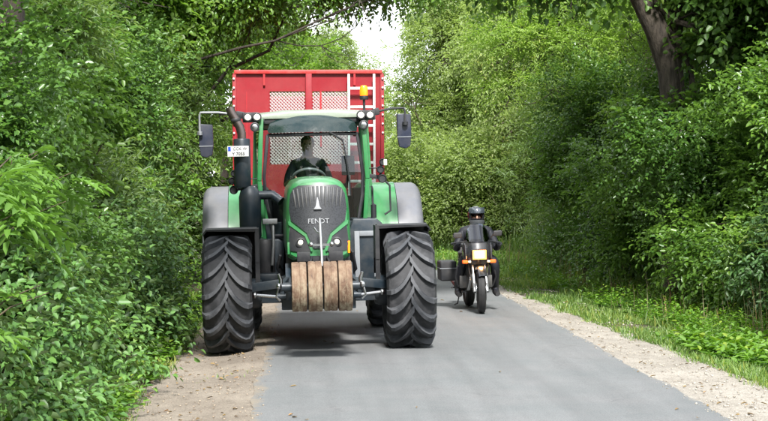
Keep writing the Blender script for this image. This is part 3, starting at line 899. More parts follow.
# unseen trees and bushes behind the camera, added for reflections in the glass
for x, y, a, s, lab in ((-5.5, -9, 0, 1.0, 'unseen maple tree added nearest behind the photographer, left of the lane'), (-5.0, -17, 90, 1.1, 'second unseen maple tree added behind the photographer, left of the lane'), (7.8, -8, 200, 1.0, 'unseen maple tree added nearest behind the photographer, right of the lane'),
        (7.5, -16, 300, 1.1, 'second unseen maple tree added behind the photographer, right of the lane'), (-4.6, -26, 40, 1.2, 'third unseen maple tree added behind the photographer, left of the lane'), (7.0, -27, 140, 1.2, 'third unseen maple tree added behind the photographer, right of the lane')):
    place(oak, x, y, a, s, lab, 'tree', 'unseen trees added behind the photographer')
for x, y, a, s, lab in ((-4.0, -6, 0, 1.0, 'unseen hazel bush added nearest behind the photographer, left of the lane'), (-4.0, -12, 90, 1.1, 'second unseen hazel bush added behind the photographer, left of the lane'), (6.3, -6, 200, 1.0, 'unseen hazel bush added nearest behind the photographer, right of the lane'),
        (6.3, -12, 300, 1.1, 'second unseen hazel bush added behind the photographer, right of the lane'), (0.5, -45, 10, 2.2, 'very large unseen bush added far behind the photographer to block a bright reflection'), (2.8, -38, 80, 1.8, 'large unseen bush added behind the photographer to block a bright reflection')):  # last two added to close the gap that striped the glass reflections
    place(hazel, x, y, a, s, lab, 'bush', 'unseen bushes added behind the photographer')

# ---------------------------------------------------------------- big compound leaves at the left frame edge
def compound_leaf_mesh(seed):
    r = np.random.default_rng(seed)
    Ps, Ds, Ls = [], [], []
    n = 4; ln = .3
    for i in range(n + 1):
        t = .3 + .7 * i / n
        pos = np.array([ln * t, 0, -.09 * t * t])
        if i == n: Ps.append(pos); Ds.append((1, 0, -.35)); Ls.append(.105); continue
        for s in (-1, 1):
            Ps.append(pos); Ds.append((.62, s * .8, -.12 + r.normal() * .12)); Ls.append(.085 + .02 * math.sin(t * 3))
    P = np.array(Ps); D = np.array(Ds); N = np.tile([0, 0, 1.0], (len(P), 1)) + r.normal(size=(len(P), 3)) * .12
    L = np.array(Ls)
    vs, fs, k, v = leaf_arrays(P, D, N, L, L * .36, r.uniform(.3, .9, len(P)), True, .22, .2)
    # the stalk
    b0 = len(vs)
    st = np.array([(0, .003, 0), (0, -.003, 0), (ln * .5, -.002, -.0225), (ln * .5, .002, -.0225), (ln, -.001, -.09), (ln, .001, -.09)])
    vs = np.vstack([vs, st]); fs = np.vstack([fs, [[b0, b0 + 1, b0 + 2, b0 + 3], [b0 + 3, b0 + 2, b0 + 4, b0 + 5]]])
    v = np.append(v, [.6, .6])
    o = np_mesh("leaf", vs, fs, 4, M_ASH, v=v)
    me = o.data
    bpy.data.objects.remove(o)
    return me
leaf_meshes = [compound_leaf_mesh(s) for s in (1, 2, 3)]
def big_leaf_plant(x, y, h, label, n, seed, lean=(.3, 0)):
    r = random.Random(seed)
    root = empty("ash_sapling", (x, y, float(gz(x, y))))
    tag(root, label, 'sapling')
    mb = MB()
    pts = [(lean[0] * t * t, lean[1] * t * t, h * t) for t in (0, .25, .5, .75, 1)]
    mb.tube(pts, [.016, .014, .011, .008, .004], 7)
    tips = []
    for k in range(6):
        t = .72 + .26 * k / 6
        b0 = Vector((lean[0] * t * t, lean[1] * t * t, h * t))
        a = r.uniform(-1.9, 1.4)
        e = b0 + Vector((math.cos(a) * .5, math.sin(a) * .5, .28)) * r.uniform(.6, 1.1)
        mb.tube([b0, (b0 + e) / 2 + Vector((0, 0, .04)), e], [.007, .005, .003], 5)
        tips.append((b0, e))
    mb.build("stem", M_STEM, root)
    for k in range(n):
        b0, e = tips[k % 6] if k % 3 else (Vector(pts[3]).lerp(Vector(pts[4]), .3), Vector(pts[4]))
        q = b0.lerp(e, r.uniform(.35, 1.0))
        lf = link("leaf", leaf_meshes[k % 3], None, root)
        lf.location = q
        lf.rotation_euler = (r.uniform(-.35, .35), r.uniform(-.35, .45), r.uniform(-2.4, 1.6))
        s = r.uniform(.75, 1.25); lf.scale = (s, s, s)
    return root
big_leaf_plant(-2.15, 9.6, 1.95, 'bright ash sapling with large feathered leaves at the left edge of the picture', 40, 3, (.32, .1))
big_leaf_plant(-2.3, 11.6, 2.05, 'slim ash sapling with large leaves just behind the nearest one', 30, 5, (.25, 0))
big_leaf_plant(-1.95, 9.0, 1.2, 'short ash sapling with large leaves low at the left edge', 5, 8, (.15, .1))
# ================================================================ materials of the vehicles
M_GREEN = pm("green_paint", (.03, .19, .06), .3, 0, .22, scale=3, coat=.3)
M_DGREEN = pm("dark_green_paint", (.01, .07, .025), .3, 0, .2, coat=.3)
M_RED = pm("red_paint", (.26, .005, .013), .42, 0, .25, (.3, .05, .04), scale=2)
M_REDD = pm("red_paint_used", (.4, .012, .02), .5, 0, .4, (.2, .05, .03), scale=3)
M_WHITE = pm("white_paint", (.72, .72, .7), .4, 0, .2)
M_BLACK = pm("black_plastic", (.01, .011, .014), .5, 0, .3, (.09, .085, .08), bmp=.1)
M_STEELB = pm("dark_blue_steel", (.014, .024, .034), .38, .2, .35, (.1, .09, .075), scale=6, bmp=.1)
M_GREY = pm("grey_plastic", (.2, .215, .235), .5, 0, .3, (.25, .23, .2), scale=3)
M_FLARE = pm("flare_plastic", (.115, .12, .135), .42, 0, .4, (.19, .175, .15), scale=3)
M_SLAT = pm("slat_grey", (.06, .063, .066), .55, 0, .2)
M_RUBBER = pm("tyre_rubber", (.014, .015, .017), .7, 0, .7, (.085, .085, .09), scale=7, bmp=.25)
M_LUG = pm("dusty_tread", (.026, .029, .034), .6, 0, .8, (.11, .112, .12), scale=5, bmp=.2)
M_RUBBER2 = pm("clean_rubber", (.012, .012, .013), .6, 0, .3, (.05, .045, .04), scale=9)
M_CHROME = pm("bright_metal", (.42, .43, .44), .25, 1, .15)
M_ALU = pm("galvanised_metal", (.33, .34, .35), .42, .8, .2)
M_RIM = pm("wheel_rim", (.3, .03, .03), .5, 0, .5)
M_AMBER, _nt, _b = base_mat("amber_lens"); _b.inputs['Base Color'].default_value = (.9, .22, .01, 1); _b.inputs['Roughness'].default_value = .2; _b.inputs['Emission Color'].default_value = (1, .25, .01, 1); _b.inputs['Emission Strength'].default_value = .35
M_LENS, _nt, _b = base_mat("lamp_lens"); _b.inputs['Base Color'].default_value = (.75, .75, .66, 1); _b.inputs['Roughness'].default_value = .12
M_GLASS = glass_mat("cab_glass", (.8, .88, .86), 1.75)
M_TINT = glass_mat("tinted_glass", (.1, .16, .17), 2.2)
M_SMOKE = glass_mat("smoked_screen", (.42, .44, .48), 1.8)
M_EMB = pm("emblem_silver", (.42, .43, .45), .3, .3, .05)
# rusty paint of the weights
M_RUST, nt, b = base_mat("weathered_weight")
n1 = noise(nt, 5, 8, .75); n2 = noise(nt, 22, 6, .7)
tc = nt.nodes.new('ShaderNodeTexCoord'); mp = nt.nodes.new('ShaderNodeMapping'); mp.inputs['Scale'].default_value = (7, 3, 2.2)
nt.links.new(tc.outputs['Object'], mp.inputs['Vector'])
n3 = noise(nt, 2.6, 7, .75, vec=mp.outputs['Vector'])
c = ramp(nt, n1.outputs['Fac'], [(.3, (.07, .035, .02)), (.52, (.16, .1, .062)), (.75, (.25, .19, .13))]).outputs['Color']
sep = nt.nodes.new('ShaderNodeSeparateXYZ'); nt.links.new(tc.outputs['Object'], sep.inputs[0])
lowm = ramp(nt, sep.outputs['Z'], [(.62, 1.0), (.95, .25)])
pk = ramp(nt, n3.outputs['Fac'], [(.46, 0.0), (.6, .85)])
fx = mixc(nt, 1.0, pk.outputs['Color'], lowm.outputs['Color'], 'MULTIPLY')
c = mixc(nt, fx, c, (.38, .33, .23))
dk = ramp(nt, n3.outputs['Fac'], [(.32, .8), (.42, 0.0)])
c = mixc(nt, dk.outputs['Color'], c, (.06, .038, .028))
c = mixc(nt, .4, c, ramp(nt, n2.outputs['Fac'], [(.3, .7), (.7, 1.1)]).outputs['Color'], 'MULTIPLY')
nt.links.new(c, b.inputs['Base Color']); b.inputs['Roughness'].default_value = .8
bump(nt, b, n2.outputs['Fac'], .5, .01)

# ================================================================ tyres
def ag_tyre(name, R0, W, parent, center, lugs=18, lug_h=.055, flip=1, sx=1):
    """agricultural tyre, axle along x; chevrons point down at the front"""
    mb = MB()
    hw = W / 2
    rim_r = R0 * .56
    Rc = R0 - lug_h
    lb = MB()
    prof = [(rim_r, -hw * .62), (rim_r + .03, -hw * .78), (rim_r + (Rc - rim_r) * .35, -hw * .98), (rim_r + (Rc - rim_r) * .65, -hw * .99), (Rc - .035, -hw * .9), (Rc - .008, -hw * .7), (Rc, -hw * .35), (Rc + .004, 0),
            (Rc, hw * .35), (Rc - .008, hw * .7), (Rc - .035, hw * .9), (rim_r + (Rc - rim_r) * .65, hw * .99), (rim_r + (Rc - rim_r) * .35, hw * .98), (rim_r + .03, hw * .78), (rim_r, hw * .62), (rim_r - .03, 0)]
    mb.lathe(prof, (0, 0, 0), (1, 0, 0), 72, closed=True)
    for k in range(lugs):
        for s in (-1, 1):
            th0 = 2 * math.pi * (k + (.5 if s > 0 else 0)) / lugs
            inner, outer = [], []
            N = 7
            for i in range(N + 1):
                t = i / N
                u = hw * (1.0 - t * 1.06)              # from shoulder to centre line
                th = th0 + flip * (.04 * t + .40 * t ** 2.4) * (.67 / R0) ** .4
                r_in = Rc - .02 - (.09 if i == 0 else 0)
                r_out = R0 - (.02 if i == 1 else 0) - (.11 if i == 0 else 0)
                wd = (.019 + .006 * (1 - t)) * (1.3 if i == N else 1) / R0
                # width taken across the lug
                slope = .75 * (.04 + .40 * 2.4 * t ** 1.4) * R0 / (hw * 1.06)
                cw = math.sqrt(1 + slope * slope)
                def pt(r, dth, du=0):
                    a = th + dth * cw
                    return (s * u, -r * math.cos(a), r * math.sin(a))
                inner.append((pt(r_in, -wd * 1.5), pt(r_in, wd * 1.5)))
                outer.append((pt(r_out, -wd), pt(r_out, wd)))
            V = [[lb.bm.verts.new(x) for x in (a[0], a[1], b_[1], b_[0])] for a, b_ in zip(inner, outer)]
            for a, c_ in zip(V, V[1:]):
                for q in range(4):
                    lb.bm.faces.new((a[q], a[(q + 1) % 4], c_[(q + 1) % 4], c_[q]))
            lb.bm.faces.new(V[0][::-1]); lb.bm.faces.new(V[-1])
    o = mb.build("tyre", M_RUBBER, None, smooth=30)
    w = empty(name, center, parent=parent)
    o.parent = w
    tag(lb.build('tread', M_LUG, w, smooth=25), kind='stuff')
    rb = MB()
    for s in (-1, 1):
        rb.lathe([(rim_r - .01, s * hw * .66), (rim_r - .03, s * hw * .6), (rim_r - .05, s * hw * .2)], (0, 0, 0), (1, 0, 0), 40)
    rb.lathe([(rim_r - .05, -hw * .3), (rim_r - .05, hw * .3)], (0, 0, 0), (1, 0, 0), 40)
    rb.lathe([(0, sx * hw * .1), (rim_r * .35, sx * hw * .12), (rim_r * .6, sx * hw * .3), (rim_r - .05, sx * hw * .28)], (0, 0, 0), (1, 0, 0), 40)
    rb.lathe([(0, sx * hw * .45), (.1, sx * hw * .45), (.13, sx * hw * .12)], (0, 0, 0), (1, 0, 0), 24)
    for k in range(8):
        a = 2 * math.pi * k / 8
        rb.tube([(sx * hw * .1, .17 * math.cos(a), .17 * math.sin(a)), (sx * hw * .26, .17 * math.cos(a), .17 * math.sin(a))], .018, 6)
    rb.build("rim", M_RIM, w)
    return w

# ================================================================ tractor
TX, TY = .155, 18.75
tractor = empty("tractor", (TX, TY, -.012), (0, R(-1.35), .014))
tag(tractor, 'green farm tractor with rusty front weights driving towards the camera', 'tractor')
def lx(px, dy): return (px - 306) * (TY + dy) / 1643 - TX
def lz(py, dy): return EYE - (py - 187) * (TY + dy) / 1643
def T(px, py, dy): return Vector((lx(px, dy), dy, lz(py, dy)))

ag_tyre("front_wheel", .67, .56, tractor, (-1.02, 0, .67), sx=-1)
ag_tyre("front_wheel", .67, .56, tractor, (1.03, 0, .67), sx=1)
ag_tyre("rear_wheel", .92, .68, tractor, (-1.03, 2.85, .92), 20, sx=-1)
ag_tyre("rear_wheel", .92, .68, tractor, (1.04, 2.85, .92), 20, sx=1)

# chassis, axle
mb = MB()
mb.box(-.3, .3, -.62, 1.3, .66, 1.12)
mb.box(-.38, .38, 1.3, 3.2, .62, 1.25)
mb.box(-.23, .23, -.8, -.6, .62, .98)
mb.box(-.34, .34, .3, 1.1, .5, .68)
mb.build("chassis", M_STEELB, tractor, .02)
mb = MB()
mb.box(-.72, .72, -.12, .12, .56, .78)
mb.box(-.42, .42, -.17, .17, .48, .86)
for s in (-1, 1):
    mb.lathe([(0, 0), (.15, 0), (.17, .05), (.17, .16), (.12, .2)], (s * .64, 0, .67), (s, 0, 0), 20)
    mb.bar((s * .3, -.2, .8), (s * .78, -.16, .74), .07, .1)
    mb.tube([(s * .2, -.24, .64), (s * .48, -.24, .64)], .04, 12)
mb.build("front_axle", M_STEELB, tractor, .012)
for s in (-1, 1):
    MB().tube([(s * .48, -.24, .64), (s * .7, -.22, .66)], .018, 10).ball((s * .72, -.21, .66), .035, n=10).build("steering_cylinder", M_CHROME, tractor)
mb = MB()
mb.lathe([(0, -1.0), (.2, -.95), (.22, -.3), (.22, .3), (.2, .95), (0, 1.0)], (0, 2.85, .92), (1, 0, 0), 20)
mb.build("rear_axle", M_STEELB, tractor)

# hood
k0 = (TY - .9) / 1643
def hp(px, py): return ((px - 319.3) * k0, EYE - (py - 187) * k0 - .0)
half = [(0, 176.6), (8, 176.7), (17, 177.6), (24.5, 181), (29, 187.5), (31, 198), (32, 212), (32.4, 228), (32.4, 244), (31, 256), (26, 259), (0, 259)]
outl = [hp(319.3 + a, b_) for a, b_ in half] + [hp(319.3 - a, b_) for a, b_ in half[-2:0:-1]]
zc = 1.5
def hs(x, z):
    t = max(0, z - 1.72)
    return -.97 + .75 * x * x + .16 * (z - 1.1) + 1.2 * t * t + .06 * max(0, 1.2 - z)
rings = []
for sc, dy in ((.90, None), (.965, .035), (1.0, .10)):
    rings.append([Vector((x * sc, hs(x * sc, zc + (z - zc) * sc) + (dy or .004), zc + (z - zc) * sc)) for x, z in outl])
for yy, sx_, dz in ((-.35, 1.03, .0), (.4, 1.06, .015), (1.12, 1.09, .03)):
    rings.append([Vector((x * sx_, yy, z + dz * (z > 1.5))) for x, z in outl])
mb = MB(); mb.loft(rings, cap=False)
mb.build("hood", M_GREEN, tractor, smooth=40)
# front skin behind the grille
surf_panel([(x * .9, zc + (z - zc) * .9) for x, z in outl], hs, .006, .01).build("hood_front", M_GREEN, tractor)
gl = [(-25, 190.5), (-24, 186.5), (-19, 183.8), (0, 183.2), (19, 183.8), (24, 186.5), (27, 192), (29, 207), (27, 220), (11.5, 232.5), (6, 246), (-6, 246), (-11.5, 232.5), (-27, 220), (-29, 207), (-27, 192)]
gl = [(a, b_) for a, b_ in gl if True][2:] + [(-25.5, 187.5)]
gpoly = [hp(319.3 + a, b_) for a, b_ in [(-19, 184.0), (0, 183.4), (19, 184.0), (24.5, 187), (27.5, 193), (29, 207), (27.2, 219), (11.8, 231.5), (5.5, 247), (-5.5, 247), (-11.8, 231.5), (-27.2, 219), (-29, 207), (-27.5, 193), (-24.5, 187)]]
m_mesh, nt, b = base_mat("grille_mesh")
tcg = nt.nodes.new('ShaderNodeTexCoord'); vg = nt.nodes.new('ShaderNodeTexVoronoi'); vg.inputs['Scale'].default_value = 75
nt.links.new(tcg.outputs['Object'], vg.inputs['Vector'])
nt.links.new(ramp(nt, vg.outputs['Distance'], [(.25, (.004, .005, .006)), (.5, (.024, .026, .03))]).outputs['Color'], b.inputs['Base Color'])
b.inputs['Roughness'].default_value = .4
surf_panel(gpoly, hs, -.012, .02, .04).build("grille", m_mesh, tractor)
# vertical slats of the grille
for i in range(13):
    a = (i - 6) * 4.05
    top, bot = 185.2 + abs(i - 6) ** 2 * .09, 206 if abs(i - 6) > 1 else 200
    pts = []
    for j in range(7):
        px_, py_ = 319.3 + a * (1 - .10 * j / 6), top + (bot - top) * j / 6
        x, z = hp(px_, py_); pts.append((x, hs(x, z) - .014, z))
    MB().tube(pts, [.012, .013, .013, .012, .010, .007, .003], 6).build("slat", M_SLAT, tractor, smooth=60)
for s in (-1, 1):
    pl = [hp(319.3 + s * a, b_) for a, b_ in ((28.5, 224), (13.8, 235), (8.3, 249.5), (12, 251.5), (28.5, 249), (30, 240))]
    if s < 0: pl = pl[::-1]
    surf_panel(pl, hs, -.012, .02, .04).build("headlight_housing", M_BLACK, tractor)
    hx, hz = hp(319.3 + s * 18, 241)
    hy = hs(hx, hz) - .012
    h = MB().lathe([(.052, .02), (.055, -.008), (.043, -.012), (.04, .0)], (hx, hy, hz), (0, 1, 0), 24)
    h = h.build("headlight", M_BLACK, tractor)
    MB().lathe([(0, -.012), (.018, -.01), (.03, 0)], (hx, hy - .002, hz), (0, 1, 0), 24).build("lens", M_LENS, h)
    # green chevron strip between grille and lights
    pl = [hp(319.3 + s * a, b_) for a, b_ in ((30.2, 219.2), (12.6, 232.2), (6.6, 249.5), (8.0, 249.8), (13.6, 235.0), (29.8, 223))]
    if s < 0: pl = pl[::-1]
    surf_panel(pl, hs, -.024, .03, .05).build("trim_strip", M_GREEN, tractor)
    x1, z1 = hp(319.3 + s * 30.2, 246)
    mb = MB().box(x1 - .012, x1 + .012, hs(x1, z1) - .01, hs(x1, z1) + .05, z1 - .07, z1 + .06)
    mb.build("side_reflector", M_AMBER if s > 0 else M_GREEN, tractor, .003)
# emblem and name on the hood
ex, ez = hp(319.0, 204)
mb = MB().prism([(ex - .045, ez - .045), (ex + .045, ez - .045), (ex + .022, ez - .012), (ex + .004, ez + .085), (ex - .004, ez + .085), (ex - .022, ez - .012)], 'y', hs(ex, ez) - .045, hs(ex, ez) - .012)
mb.build("emblem", M_EMB, tractor, .004)
tx, tz = hp(319.5, 220)
text_mesh("FENDT", .075, "lettering", M_EMB, tractor, (tx, hs(tx, tz) - .02, tz), (R(88), 0, 0)).scale = (1.0, 1, 1)

# front hitch: rusty wheel weights, top link, arms
wy = -1.42
edges = [(291.3, 306.6), (307.8, 322.3), (323.6, 337.6), (338.4, 352.4)]
kk = (TY + wy - .26) / 1643
for i, (a, c_) in enumerate(edges):
    xa, xb = (a - 306) * kk - TX, (c_ - 306) * kk - TX
    w_ = xb - xa; rr = .262 + (.004 if i % 2 else 0)
    m_ = (xa + xb) / 2
    prof = [(.06, -w_ / 2), (rr - .02, -w_ / 2), (rr - .004, -w_ / 2 + .004), (rr, -w_ / 2 + .013), (rr, -.012), (rr - .005, -.004), (rr - .005, .004), (rr, .012), (rr, w_ / 2 - .013), (rr - .004, w_ / 2 - .004), (rr - .02, w_ / 2), (.06, w_ / 2)]
    MB().lathe(prof, (m_, wy, .815), (1, 0, 0), 48, closed=True).build("front_weight", M_RUST, tractor, smooth=30)
MB().tube([(-.42, wy, .815), (.45, wy, .815)], .05, 14).build("weight_axle", M_STEELB, tractor)
mb = MB()
for s in (-1, 1):
    mb.bar((s * .41, wy - .03, .80), (s * .34, -.75, .84), .05, .12)
    mb.bar((s * .34, -.95, .72), (s * .34, -.6, .95), .06, .2)
mb.bar((-.36, -.8, .82), (.36, -.8, .82), .1, .1)
mb.box(-.16, .16, -.98, -.85, .95, 1.1)
mb.build("front_linkage", M_STEELB, tractor, .01)
for s in (-1, 1):
    mb = MB()
    x = s * .42
    mb.tube([(x, wy - .02, .80), (x, wy - .02, .90), (x + s * .02, wy - .03, .96)], [.02, .022, .014], 10)
    mb.ball((x + s * .02, wy - .05, .83), .032, n=10)
    mb.tube([(x + s * .03, wy - .07, .80), (x + s * .05, wy - .07, .72), (x + s * .01, wy - .07, .68)], .012, 8)
    mb.build("lift_hook", M_CHROME, tractor)
mb = MB()
mb.tube([(.01, -1.14, 1.53), (.012, -1.15, 1.45), (.016, -1.2, 1.3), (.02, -1.25, 1.14), (.02, -1.3, 1.02)], [.012, .018, .015, .015, .018], 12)
mb.build("top_link", M_ALU, tractor)
mb = MB()
mb.bar((-.10, -1.22, 1.245), (.14, -1.22, 1.245), .02, .025)
mb.ball((-.09, -1.22, 1.25), .028, n=8); mb.ball((.13, -1.22, 1.25), .028, n=8)
mb.tube([(-.055, -1.16, 1.43), (-.02, -1.17, 1.38), (.01, -1.18, 1.37)], .01, 6)
mb.build("link_handle", M_CHROME, tractor)
mb = MB()
mb.box(-.22, .24, -1.12, -.9, 1.04, 1.12); mb.box(-.24, -.1, -1.2, -1.0, 1.07, 1.17); mb.box(.1, .25, -1.2, -1.0, 1.07, 1.17)
for s in (-1, 1):
    mb.tube([(s * .16, -1.1, 1.1), (s * .2, -1.2, 1.04), (s * .26, -1.1, .98), (s * .3, -.9, 1.0)], .014, 7)
    mb.tube([(s * .08, -1.14, 1.12), (s * .1, -1.24, 1.06), (s * .18, -1.18, 1.0), (s * .24, -.9, .92)], .012, 7)
mb.build("hydraulic_couplers", M_BLACK, tractor, .008)

# front fenders
for s in (-1, 1):
    rings = []
    for k in range(13):
        a = R(78 + k * 7.4)
        r1, r2 = .735, .755
        y1, z1, y2, z2 = -r1 * math.cos(a), .67 + r1 * math.sin(a), -r2 * math.cos(a), .67 + r2 * math.sin(a)
        xi, xo = s * .68, s * 1.3
        rings.append([(xi, y1, z1 - .015), (xi, y2, z2), (xo - s * .05, y2, z2), (xo, y1, z1 - .05), (xo - s * .012, y1, z1 - .05), (xo - s * .055, y1, z1)])
    mb = MB().loft(rings)
    mb.box(s * .66, s * .70, -.17, .3, 1.03, 1.41)
    mb.bar((s * .68, -.14, 1.36), (s * .68, -.12, .78), .05, .06)
    mb.build("front_fender", M_BLACK, tractor, smooth=40)

# engine bay side masses
mb = MB()
mb.box(-.36, .36, -.3, 1.15, .95, 1.12)
for i in range(5):
    mb.tube([(-.42, -.1 + i * .25, 1.1 - .02 * i), (-.46, .0 + i * .25, .95), (-.36, .1 + i * .25, .8)], .02, 7)
    mb.tube([(.40, -.1 + i * .25, 1.12), (.44, .0 + i * .25, .92), (.36, .1 + i * .25, .82)], .016, 7)
mb.build("engine_side", M_BLACK, tractor, .01)
# right tank with steps
mb = MB()
mb.prism([(.42, .52), (.80, .5), (.82, 1.40), (.74, 1.47), (.46, 1.47), (.36, 1.2)], 'y', 1.02, 1.95)
mb.build("fuel_tank", M_STEELB, tractor, .025)
mb = MB()
mb.box(.47, .53, .99, 1.015, .62, 1.32); mb.box(.53, .76, .99, 1.015, 1.26, 1.32); mb.box(.70, .76, .99, 1.015, .66, 1.24); 
mb.build("tank_strap", M_GREY, tractor, .004)
mb = MB()
for z in (.55, .85, 1.15): mb.box(.78, .98, 1.15, 1.55, z, z + .035)
mb.bar((.98, 1.15, .5), (.98, 1.15, 1.3), .03, .05); mb.bar((.98, 1.55, .5), (.98, 1.55, 1.3), .03, .05)
mb.build("steps", M_BLACK, tractor, .005)
# left block: battery box, air tank
mb = MB()
mb.prism([(-.78, .52), (-.42, .52), (-.36, 1.2), (-.44, 1.25), (-.80, 1.25)], 'y', 1.02, 1.95)
mb.box(-.74, -.44, .55, 1.0, .74, .86)
mb.build("battery_box", M_STEELB, tractor, .025)
mb = MB(); mb.lathe([(0, -.28), (.09, -.27), (.115, -.22), (.115, .22), (.09, .27), (0, .28)], (-.6, .82, .98), (0, 0, 1), 20)
mb.build("air_tank", M_BLACK, tractor)
mb = MB()
mb.tube([(-.5, .7, 1.46), (-.5, .68, 1.2), (-.52, .66, .95)], .018, 8); mb.box(-.62, -.45, .66, .7, 1.44, 1.5)
mb.build("handrail", M_ALU, tractor, .003)

# exhaust on the left
mb = MB()
mb.lathe([(0, 1.2), (.1, 1.22), (.13, 1.3), (.132, 1.76), (.11, 1.84), (.07, 1.89)], (-.77, .9, 0), (0, 0, 1), 28)
mb.tube([(-.66, .9, 1.78), (-.5, .9, 1.78), (-.4, .85, 1.7)], .055, 12)
mb.build("exhaust_filter", M_STEELB, tractor)
ex_root = MB().lathe([(0, 1.87), (.09, 1.875), (.1, 1.89), (.1, 2.44), (.092, 2.455), (.05, 2.46)], (-.85, .9, 0), (0, 0, 1), 28).build("exhaust_stack", M_STEELB, tractor)
m_hot = pm("heat_tinted_steel", (.16, .13, .12), .35, .9, .3, (.12, .07, .05), scale=4)
mb = MB().tube([(-.85, .9, 2.44), (-.85, .9, 2.52), (-.87, .9, 2.60), (-.92, .9, 2.69), (-.965, .9, 2.77), (-.985, .9, 2.83)], [.052, .052, .053, .054, .054, .052], 18, cap=False)
mb.build("exhaust_pipe", m_hot, ex_root)
MB().lathe([(.058, 2.66), (.063, 2.67), (.063, 2.69), (.058, 2.7)], (-.915, .9, 0), (0, 0, 1), 18, True).build("pipe_clamp", M_BLACK, ex_root)
# number plate on the exhaust guard
plx, plz, ply = lx(243.8, .72), lz(148.6, .72), .74
plate = MB().box(plx - .125, plx + .125, ply, ply + .006, plz - .062, plz + .062).build("number_plate", M_WHITE, tractor, .002)
m_txt = pm("plate_print", (.015, .015, .02), .5, 0, 0)
m_eu = pm("blue_field", (.01, .06, .42), .4, 0, 0)
MB().box(plx - .118, plx - .085, ply - .0035, ply - .001, plz + .004, plz + .055).build("blue_field", m_eu, plate)
text_mesh("CCK W", .05, "lettering", m_txt, plate, (plx + .022, ply - .003, plz + .029))
text_mesh("Y 7055", .052, "lettering", m_txt, plate, (plx + .005, ply - .003, plz - .031))
mb = MB().box(plx + .02, -.80, ply + .007, .82, plz - .02, plz + .02)
mb.build("plate_bracket", M_BLACK, tractor)

# cab
CY = 1.2
for s in (-1, 1):
    mb = MB()
    # front posts, slightly leaning outwards towards the bottom
    mb.bar((s * .615, CY, 2.70), (s * .655, CY - .02, 1.95), .055, .07, up=(0, 1, 0))
    mb.bar((s * .655, CY - .02, 1.95), (s * .60, CY + .05, 1.25), .055, .07, up=(0, 1, 0))
    mb.build("front_pillar", M_GREEN, tractor, .012)
    MB().bar((s * .70, 2.15, 2.70), (s * .76, 2.15, 1.3), .05, .07, up=(0, 1, 0)).build("door_pillar", M_GREEN, tractor, .012)
    MB().bar((s * .66, 2.82, 2.70), (s * .70, 2.85, 1.5), .06, .07, up=(0, 1, 0)).build("rear_pillar", M_GREEN, tractor, .012)
def ws(x, z): return CY - .17 + .42 * x * x + (.34 * max(0, z - 2.1) ** 1.5) + .03 * (2.0 - z)
wsp = [(-.545, 2.50), (.545, 2.50), (.60, 2.0), (.585, 1.75), (.50, 1.28), (-.50, 1.28), (-.585, 1.75), (-.60, 2.0)]
surf_panel(wsp, ws, 0, 0, .08).build("windscreen", M_GLASS, tractor, smooth=60)
# dark gasket round the windscreen
mb = MB()
for a, c_ in zip(wsp, wsp[1:] + wsp[:1]):
    n_ = 6
    pts = [(a[0] + (c_[0] - a[0]) * t / n_, ws(a[0] + (c_[0] - a[0]) * t / n_, a[1] + (c_[1] - a[1]) * t / n_), a[1] + (c_[1] - a[1]) * t / n_) for t in range(n_ + 1)]
    mb.tube(pts, .022, 6)
mb.build("windscreen_seal", M_BLACK, tractor)
# rounded tinted front edge of the roof
def vs_(x, z): return CY - .17 + .40 * x * x + .02 + 1.0 * max(0, z - 2.5) ** 1.0 * .55 + 3.0 * max(0, z - 2.62) ** 2
surf_panel([(-.53, 2.525), (-.545, 2.56), (-.47, 2.755), (-.43, 2.782), (.43, 2.782), (.47, 2.755), (.545, 2.56), (.53, 2.525)], vs_, 0, .02, .05).build("roof_window", pm("dark_tinted_glass", (.008, .022, .022), .05, 0, .1, spec=.5, coat=.4), tractor, smooth=50)
M_ROOF = pm("roof_paint", (.24, .28, .22), .35, 0, .35, (.3, .33, .27), scale=4, coat=.2)
rings = []
for y_, w_, z0, z1 in ((CY + .02, .62, 2.70, 2.765), (CY + .1, .69, 2.68, 2.785), (CY + .5, .72, 2.68, 2.825), (CY + 1.2, .73, 2.68, 2.82), (CY + 1.65, .7, 2.68, 2.80), (CY + 1.72, .66, 2.70, 2.76)):
    rings.append([(-w_, y_, z0), (-w_, y_, z0 + (z1 - z0) * .45), (-w_ * .9, y_, z1 - .03), (-w_ * .45, y_, z1), (w_ * .45, y_, z1), (w_ * .9, y_, z1 - .02), (w_, y_, z0 + (z1 - z0) * .45), (w_, y_, z0)])
MB().loft(rings).build("cab_roof", M_ROOF, tractor, .006, smooth=40)
MB().box(-.6, .6, CY + .3, CY + 1.6, 2.63, 2.672).build("headliner", M_GREY, tractor)
# side and rear glass
for s in (-1, 1):
    mb = MB()
    A = [(s * .632, CY + .05, 2.66), (s * .70, 2.1, 2.66), (s * .757, 2.1, 1.35), (s * .62, CY + .08, 1.3), (s * .675, CY + .03, 1.95)]
    f = mb.bm.faces.new([mb.bm.verts.new(p_) for p_ in A])
    mb.build("door_glass", M_GLASS, tractor)
    mb = MB()
    f = mb.bm.faces.new([mb.bm.verts.new(p_) for p_ in [(s * .705, 2.2, 2.66), (s * .665, 2.78, 2.66), (s * .70, 2.78, 1.85), (s * .745, 2.2, 1.85)]])
    mb.build("side_glass", M_GLASS, tractor)
mb = MB().box(-.62, .62, 2.86, 2.863, 1.75, 2.66); mb.build("rear_glass", M_GLASS, tractor)
mb = MB()
mb.box(-.66, .66, 2.82, 2.9, 1.2, 1.74); mb.box(-.62, .62, 2.82, 2.88, 2.62, 2.68)
mb.box(-.6, .6, 1.35, 2.8, 1.18, 1.26)
for s in (-1, 1):
    mb.box(s * .52, s * .70, 2.2, 2.82, 1.27, 1.84)
    mb.bar((s * .60, CY - .02, 2.68), (s * .70, 2.84, 2.68), .05, .05)
